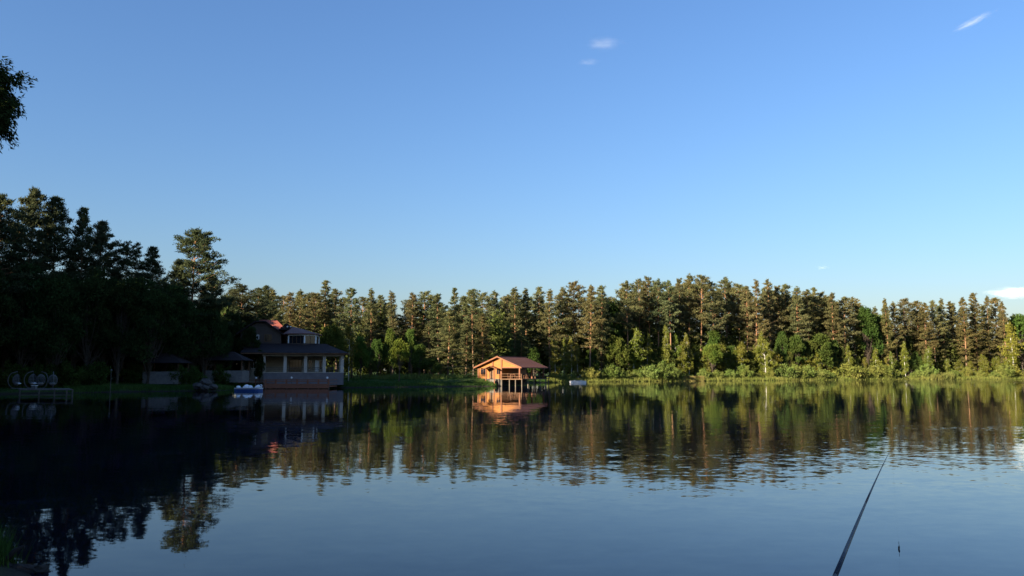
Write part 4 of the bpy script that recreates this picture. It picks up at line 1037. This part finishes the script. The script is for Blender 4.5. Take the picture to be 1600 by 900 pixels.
# ------------------------------------------------------------------ timber cabin
PH = math.radians(30)
cz = 1.4
cabY = 148.0
cab = empty('timber_cabin', (xat(813, cabY, 2), cabY, cz), -PH, 'orange timber cabin with red-brown gable roof and veranda over the water', 'cabin')
W_, L_ = 9.3, 9.5                              # local x runs along the gable (0 = corner at the water), local y to the back
eh, ah = 2.2, 4.05
def pc(mb, name, mat, parent=None, kind=None): return mb.build(name, mat, parent or cab, kind=kind)
pc(MB().box(-W_ - .1, -3.9, -.05, L_ + .1, -1.3, .0), 'stone_base', 'boulder')
pc(MB().box(-3.89, .9, -.9, L_ + .6, -.16, 0.002), 'veranda_floor', 'dark_timber')
for u, v in [(-3.6, -.7), (-1.9, -.75), (-.6, -.75), (.75, -.75), (.75, 1.6), (.75, 4.0), (.75, 6.4), (.75, 8.8), (.75, 9.9), (-1.5, 4), (-1.5, 8.8)]:
    pc(MB().tube([(u, v, -2.6), (u, v, -.165)], .1, 7), 'stilt', 'stilt_wood')
# log-board walls of the closed room, board by board
nb_ = 11; bh = eh / nb_
def boards(x0, x1, y, holes):
    for k in range(nb_):
        z0, z1 = k * bh + .004, (k + 1) * bh - .012
        segs = [(x0, x1)]
        for hx0, hx1, hz0, hz1 in holes:
            if z1 > hz0 + .02 and z0 < hz1 - .02:
                segs = [q for a, b in segs for q in ((a, min(b, hx0)), (max(a, hx1), b)) if q[1] - q[0] > .02]
        for a, b in segs: pc(MB().box(a, b, y, y + .12, z0, z1), 'wall_board', 'cabin_wood')
door = (-6.75, -5.85, 0.0, 1.85)
win1, win2 = (-8.75, -7.55, .8, 1.85), (-5.2, -4.25, .8, 1.8)
boards(-W_, -4.0, 0, [door, win1, win2])
pc(MB().box(-W_, -W_ + .12, .125, L_, .002, eh), 'side_wall', 'cabin_wood')
pc(MB().box(-4.12, -4.0, .125, L_, .003, eh - .002), 'veranda_wall', 'cabin_wood')
pc(MB().box(-W_ + .125, -4.125, L_ - .12, L_, .002, eh - .003), 'end_wall', 'cabin_wood')
# gable boards
sl = (ah - .15 - eh) / (W_ / 2)
z0 = eh
while z0 < ah - .35:
    z1 = min(z0 + .2, ah - .2); hw = (W_ / 2) - (z0 - eh) / sl - .02; hw2 = (W_ / 2) - (z1 - eh) / sl - .02
    if hw2 > 0.05:
        pc(prism(MB(), [(-W_ / 2 - hw, z0 + .004), (-W_ / 2 + hw, z0 + .004), (-W_ / 2 + hw2, z1 - .012), (-W_ / 2 - hw2, z1 - .012)], 0.0, .12), 'gable_board', 'cabin_wood')
    z0 += .2
def cwin(w, name='window'):
    x0, x1, a, b = w
    f = MB().box(x0, x1, -.04, .1, a, a + .08).box(x0, x1, -.04, .1, b - .08, b).box(x0, x0 + .08, -.04, .1, a + .08, b - .08).box(x1 - .08, x1, -.04, .1, a + .08, b - .08)
    o = pc(f, name, 'post_wood')
    MB().box(x0 + .08, x1 - .08, .02, .06, a + .08, b - .08).build('pane', 'window_glass', o)
    MB().box((x0 + x1) / 2 - .025, (x0 + x1) / 2 + .025, -.01, .018, a + .082, b - .082).build('mullion', 'post_wood', o)
cwin(win1); cwin(win2)
d_ = pc(MB().box(door[0] + .06, door[1] - .06, .03, .09, .02, 1.7), 'door', 'dark_timber')
MB().box(door[0] + .14, door[0] + .18, -.02, .028, .8, .95).build('handle', 'iron', d_)
for u in (-W_ + .1, -4.05, -.1):
    zt_ = eh if u != -4.05 else eh + 1.55
    pc(MB().box(u - .13, u + .13, -.16, -.004, .004, min(zt_, eh + (W_ / 2 - abs(u + W_ / 2)) * sl * .92 + .0)), 'front_post', 'post_wood')
pc(MB().box(-6.0 - .1, -6.0 + .1, -.14, -.004, 1.9, eh + 1.25), 'front_post', 'post_wood')
for v in (.3, 4.7, L_ - .15):
    pc(MB().box(-.2, .06, v - .13, v + .13, .004, eh), 'veranda_post', 'post_wood')
pc(MB().box(-4.2, 0.06, L_ - .12, L_ + .1, eh - .2, eh), 'veranda_beam', 'post_wood')
pc(MB().box(-.18, .05, .16, L_ - .14, eh - .24, eh - .003), 'veranda_beam', 'post_wood')
pc(MB().box(-3.9, -.24, -.1, -.005, eh - .22, eh - .004), 'front_beam', 'post_wood')
# roof slabs
ov, ovf, th = .62, .7, .2
zea = eh + .02; za_ = ah
for s in (-1, 1):
    xe = -W_ / 2 + s * (W_ / 2 + ov); ze_ = zea - ov * (za_ - zea) / (W_ / 2) + .16
    pts = [(-W_ / 2 + s * .004, za_ + .16), (xe, ze_), (xe, ze_ - th), (-W_ / 2 + s * .004, za_ + .16 - th)]
    ro = pc(prism(MB(), pts if s < 0 else pts[::-1], -ovf, L_ + ovf), 'roof_slope', 'cabin_roof')
    q = [(-W_ / 2 + s * .01, za_ + .2), (xe + s * .03, ze_ + .03), (xe + s * .03, ze_ - .24), (-W_ / 2 + s * .01, za_ - .07)]
    prism(MB(), q if s < 0 else q[::-1], -ovf - .05, -ovf - .004).build('barge_board', 'post_wood', ro)
    for k in range(1, 9):                     # battens of the tile courses
        t = k / 9; x1 = -W_ / 2 + (xe + W_ / 2) * t; z1 = za_ + .16 + (ze_ - za_ - .16) * t
        MB().bar((x1, -ovf, z1 + .012), (x1, L_ + ovf, z1 + .012), .05, .03).build('tile_course', 'cabin_roof', ro)
pc(MB().bar((-W_ / 2, -ovf, za_ + .18), (-W_ / 2, L_ + ovf, za_ + .18), .3, .1), 'ridge_cap', 'cabin_roof')
# little porch roof over the door
pm = -5.8
for s in (-1, 1):
    pts = [(pm, 2.42), (pm + s * 1.55, 1.86), (pm + s * 1.55, 1.76), (pm, 2.32)]
    pc(prism(MB(), pts if s < 0 else pts[::-1], -1.5, -.17), 'porch_roof', 'post_wood')
    pc(MB().box(pm + s * .95 - .08, pm + s * .95 + .08, -1.35, -1.2, -1.2, 2.0), 'porch_post', 'post_wood')
for k in range(3): pc(MB().box(-6.6, -5.0, -.5 - .3 * k, -.21 - .3 * k, -1.2, -.15 - .2 * k), 'step', 'grey_wood')
# veranda railing
for a, b in (((.7, -.75), (.7, L_ + .4)), ((-3.7, -.8), (.62, -.8))):
    for z_ in (.45, .9): pc(MB().bar((*a, z_), (*b, z_), .05, .06), 'railing', 'dark_timber')
    A_, B_ = Vector(a), Vector(b); n = int((B_ - A_).length / 1.6)
    for k in range(n + 1):
        q = A_.lerp(B_, k / n); pc(MB().box(q.x - .04, q.x + .04, q.y - .05, q.y + .03, .004, .86), 'rail_post', 'dark_timber')
def cabw(u, v): 
    c, s = math.cos(-PH), math.sin(-PH); return cab.location.x + u * c - v * s, cab.location.y + u * s + v * c
for i, (u, v, lab) in enumerate([(-2.2, 1.3, 'near the gable front'), (-1.9, 4.2, 'in the middle'), (-2.0, 7.2, 'at the far end')]):
    x, y = cabw(u, v); table(x, y, cz, -PH, f'brown wooden table on the cabin veranda, {lab}', 'veranda tables', 'post_wood')
    for du, r, w in ((-.95, math.pi / 2, 'wall'), (.95, -math.pi / 2, 'water')):
        x2, y2 = cabw(u + du, v); chair(x2, y2, cz, -PH + r, f'brown chair on the {w} side of the cabin veranda table {lab}', 'veranda chairs', 'post_wood')

# white pontoon past the cabin
p = shore(903, 598.0)
po = empty('pontoon_boat', (p[0], p[1], 0), -.1, 'flat white boat moored on the water just past the cabin', 'boat')
hull(MB(), 4.0, 1.5, -.15, .42, 11).build('hull', 'white_hull', po)
hull(MB(), 4.1, 1.6, .423, .52, 11).build('gunwale', 'white_paint', po)
for xx in (-.8, .8): MB().box(xx - .15, xx + .15, -.6, .6, .524, .62).build('thwart', 'white_paint', po)

# ------------------------------------------------------------------ grass and reeds
def blades(name, label, spots, h, w, mat, seed, per=1):
    rng = np.random.default_rng(seed); P = np.asarray(spots); n = len(P)
    z = ground_z(P); base = np.c_[P, z - .03]
    a = rng.uniform(0, 6.28, n); hh = h * rng.uniform(.5, 1.3, n); ln = rng.normal(size=(n, 2)) * .25 * hh[:, None]
    s = np.c_[np.cos(a), np.sin(a), np.zeros(n)] * (w * rng.uniform(.7, 1.4, n))[:, None] / 2
    tip = base + np.c_[ln, hh]
    return tag(add(name, tri_mesh(name, np.stack([base - s, base + s, tip], 1), mat)), label, kind='stuff')
def bank_spots(n, px0, px1, o0, o1, seed, sdmin=.25):
    rng = np.random.default_rng(seed); px = rng.uniform(px0, px1, n); out = []
    sy = np.interp(px, SHPX, SHPY); v = (450 - sy) / FPX; Y0 = -CH * (CT - v * ST) / (ST + v * CT)
    Y = Y0 + rng.uniform(o0, o1, n); X = (Y * CT + (0.6 - CH) * ST) * (px - 800) / FPX
    P = np.c_[X, Y]; return P[lake_sd(P) > sdmin]
blades('bank_grass', 'mown green grass on the bank from the swing chairs to the cabin', bank_spots(60000, -10, 800, -1, 34, 1), .2, .08, 'grass_blades', 2)
blades('shore_grass', 'rough grass fringe along the waterline', bank_spots(16000, 100, 880, -1, 2.2, 3, .02), .42, .07, 'grass_blades', 4)
rg = np.random.default_rng(9); cl = []
for c in range(46):
    px = rg.uniform(640, 748) if c < 34 else rg.uniform(548, 640); Y = 160 + rg.uniform(-3, 12); x = xat(px, Y)
    cl.append(np.c_[rg.normal(x, .9, 160), rg.normal(Y, .7, 160)])
blades('tall_grass', 'tall sunlit weeds on the meadow before the bushy pine', np.concatenate(cl), 1.0, .12, 'willow_leaves', 5)
blades('reeds', 'pale reeds fringing the waterline of the far bank', bank_spots(15000, 855, 1640, -.6, 2.2, 6, -.6), .85, .13, 'willow_leaves', 7)
blades('tan_reeds', 'tan dry reed patch at the waterline below the slim pale birch', bank_spots(4000, 1068, 1100, -.8, 2.0, 8, -.8), .9, .13, 'reed_blades', 8)
blades('tan_reeds', 'tan dry reed patch at the waterline beneath the forked birch', bank_spots(4000, 1455, 1490, -.8, 2.0, 10, -.8), 1.7, .13, 'reed_blades', 11)

# ------------------------------------------------------------------ foreground
sp_ = shore(5, 890)
rg = np.random.default_rng(12)
P = np.c_[rg.normal(sp_[0] - .75, .36, 2600), rg.normal(sp_[1] + .2, .4, 2600)]
P = np.r_[P, np.c_[rg.normal(sp_[0] - .35, .22, 500), rg.normal(sp_[1] - .3, .12, 500)]]
P = P[lake_sd(P) > -.3]
blades('bank_tuft', 'tuft of green sedge on the near bank at the picture corner', P, .5, .02, 'grass_blades', 13)
lg = empty('shore_log', (shore(30, 893)[0], shore(30, 893)[1], .04), .1, 'dark waterlogged log lying at the near bank corner', 'log')
rl = np.random.default_rng(5); lm = MB().tube([(-.9 + 1.3 * f, .05 - .1 * f, .02 * math.sin(7 * f) - .03 * f) for f in np.linspace(0, 1, 16)], [.13 * (1 - .55 * f ** 2) for f in np.linspace(0, 1, 16)], 12)
lm.v = [tuple(np.array(v) + rl.normal(size=3) * .014) for v in lm.v]
lm.build('stem', 'log_bark', lg)
MB().tube([(-.2, 0, .1), (-.1, .05, .24), (.02, .06, .3)], [.05, .035, .015], 6).build('stub', 'log_bark', lg, True)

# overhanging tree outside the picture edge, its drooping branch end hanging into view
ot = empty('overhanging_tree', (-9.8, 9.2, gz(-9.8, 9.2) - .05), 0, 'drooping leafy branch end hanging into the sky at the upper corner', 'tree')
oi = ot.location
def ol(p): return Vector(p) - oi
trunk = MB().tube([ol((-9.8, 9.2, oi.z)), ol((-9.7, 9.1, 3)), ol((-9.4, 9.0, 6)), ol((-9.3, 9.0, 9.5))], [.2, .16, .12, .04], 9)
trunk.build('trunk', 'birch_bark', ot, True)
limbs = [((-9.4, 9.0, 6.0), (-7.8, 9.0, 6.5), (-6.3, 9.0, 6.32)), ((-9.45, 9.0, 5.4), (-8.0, 8.9, 6.1), (-6.2, 9.0, 6.05)), ((-9.5, 9.0, 4.9), (-8.3, 9.1, 5.5), (-6.3, 9.0, 5.9))]
rg = np.random.default_rng(21); tw = MB(); tris = []
for A, B, C_ in limbs:
    A, B, C_ = map(np.array, (A, B, C_))
    MB().tube([ol(A), ol(B), ol(C_)], [.07, .045, .02], 6).build('limb', 'birch_bark', ot, True)
    for k in range(440):
        f = rg.uniform(.3, 1.0) ** .5
        b = A * (1 - f) ** 2 + 2 * B * f * (1 - f) + C_ * f * f
        L = rg.uniform(.2, .52)
        d = unit(np.array([rg.uniform(.25, 1.0), rg.uniform(-.7, .7), rg.uniform(-.9, .3)]))
        m_ = b + d * L * .6; t = m_ + unit(d + [0.1, 0, -.75]) * L * .55
        tw.tube([ol(b), ol(m_), ol(t)], [.008, .005, .002], 3, False)
        n = int(80 * L / .5); g = rg.uniform(.12, 1, n)[:, None]
        p = b * (1 - g) ** 2 + 2 * m_ * g * (1 - g) + t * g * g + rg.normal(size=(n, 3)) * .03
        tris.append(leaf_tris(rg, p - np.array(oi), np.repeat((unit(t - m_) * 1.5 + [0.2, 0, -.5])[None], n, 0), .055, .02, 2, .02))
tw.build('twigs', 'dark_bark', ot, kind='stuff')
add('leaves', tri_mesh('leaves', np.concatenate(tris), 'dark_leaves'), ot, 'stuff')

# fishing rod lying out over the water, float on its line
r0, r1 = at(1305, 900, 4.5), at(1393, 700, 10.5)
back = r0 + (r0 - r1) * (3.2 / 6.0)
back.z = gz(back.x, back.y) + .03
rod = empty('fishing_rod', back, 0, 'long dark fishing rod reaching out over the water', 'fishing rod')
sag = lambda f: Vector((0, 0, 0.05 * 4 * f * (1 - f)))
pts = [r0.lerp(r1, f) + sag(f) * .6 - back for f in np.linspace(0, 1, 13)]
MB().tube([Vector((0, 0, 0)), (r0 - back) * .5, pts[0]], [.0155, .0145, .0138], 10).build('butt', 'rod_carbon', rod, True)
def rr_(f): return .0118 * (1 - f) ** 1.35 + .002
for a, b, nm in ((0, 4, 'lower_section'), (4, 8, 'middle_section'), (8, 12, 'tip_section')):
    MB().tube(pts[a:b + 1], [rr_(k / 12) * (1.02 if k == a else 1) for k in range(a, b + 1)], 10).build(nm, 'rod_carbon', rod, True)
fp = shore(1404.5, 858)
line = [r1 - back + (Vector((fp[0], fp[1], .08)) - r1) * f - Vector((0, 0, .35 * 4 * f * (1 - f))) * .4 for f in np.linspace(0, 1, 9)]
MB().tube(line, .0002, 4).build('line', 'rod_carbon', rod)
fl_ = empty('fishing_float', (fp[0], fp[1], 0), 0, 'small thin fishing float standing in the water beside the rod', 'fishing float')
fl_.rotation_euler = (0, .12, 0)
MB().lathe((0, 0, 0), [(.003, -.08), (.006, -.04), (.013, .0), (.015, .03), (.006, .055), (.003, .06)], 8).build('body', 'float_dark', fl_, True)
MB().tube([(0, 0, .058), (-.012, 0, .115)], .003, 5).build('antenna', 'float_dark', fl_)

# ------------------------------------------------------------------ clouds
def cloud_mat(name, dens, scale, lo, hi, stretch):
    t = NT(name); tc = t.n('ShaderNodeTexCoord'); mp = t.n('ShaderNodeMapping'); mp.inputs['Scale'].default_value = stretch
    t.l(tc.outputs['Object'], mp.inputs[0])
    nz = t.noise(scale, 5.0, 0.62, mp.outputs[0])
    ln = t.n('ShaderNodeVectorMath', operation='LENGTH'); t.l(tc.outputs['Object'], ln.inputs[0])
    edge = t.n('ShaderNodeMapRange'); edge.inputs[1].default_value = 1.0; edge.inputs[2].default_value = 0.25; edge.inputs[3].default_value = 0; edge.inputs[4].default_value = 1
    t.l(ln.outputs['Value'], edge.inputs[0])
    s = t.math('ADD', nz.outputs[0], t.math('MULTIPLY', t.math('SUBTRACT', edge.outputs[0], 0.5), 0.35))
    mr = t.n('ShaderNodeMapRange'); mr.inputs[1].default_value = lo; mr.inputs[2].default_value = hi; mr.inputs[3].default_value = 0; mr.inputs[4].default_value = dens
    t.l(s, mr.inputs[0])
    d = t.math('MULTIPLY', mr.outputs[0], edge.outputs[0])
    p = t.n('ShaderNodeVolumePrincipled'); p.inputs['Color'].default_value = (.97, .97, .97, 1); p.inputs['Anisotropy'].default_value = -.35
    t.l(d, p.inputs['Density']); t.l(p.outputs[0], t.out.inputs['Volume'])
cloud_mat('cumulus', .0035, 2.2, .42, .6, (1.2, 1, .8))
cloud_mat('cirrus', .0022, 2.6, .5, .8, (.8, 1, 2.2))
def cloud(px, py, wpx, hpx, Y, mat, label, rot=0):
    c = at(px, py, Y); k = c.length / FPX
    mb = MB().lathe((0, 0, 0), [(math.sin(t), -math.cos(t)) for t in np.linspace(.12, 3.02, 9)], 16)
    o = mb.build('cloud', mat); o.location = c; o.scale = (wpx * k / 2, wpx * k / 3, hpx * k / 2); o.rotation_euler = (0, rot, 0)
    tag(o, label, 'cloud')
cloud(1590, 457, 100, 20, 5200, 'cumulus', 'small white cumulus cloud low above the wood by the picture edge')
cloud(1285, 418, 30, 11, 5200, 'cirrus', 'tiny faint cloud puff above the middle of the far wood')
cloud(943, 68, 84, 26, 4200, 'cirrus', 'faint curved cloud wisp high in the middle of the sky')
cloud(920, 97, 52, 14, 4200, 'cirrus', 'fainter lower wisp just below the curved cloud wisp')
cloud(1520, 34, 88, 14, 4200, 'cirrus', 'thin slanting cloud streak at the upper corner of the sky', -.42)
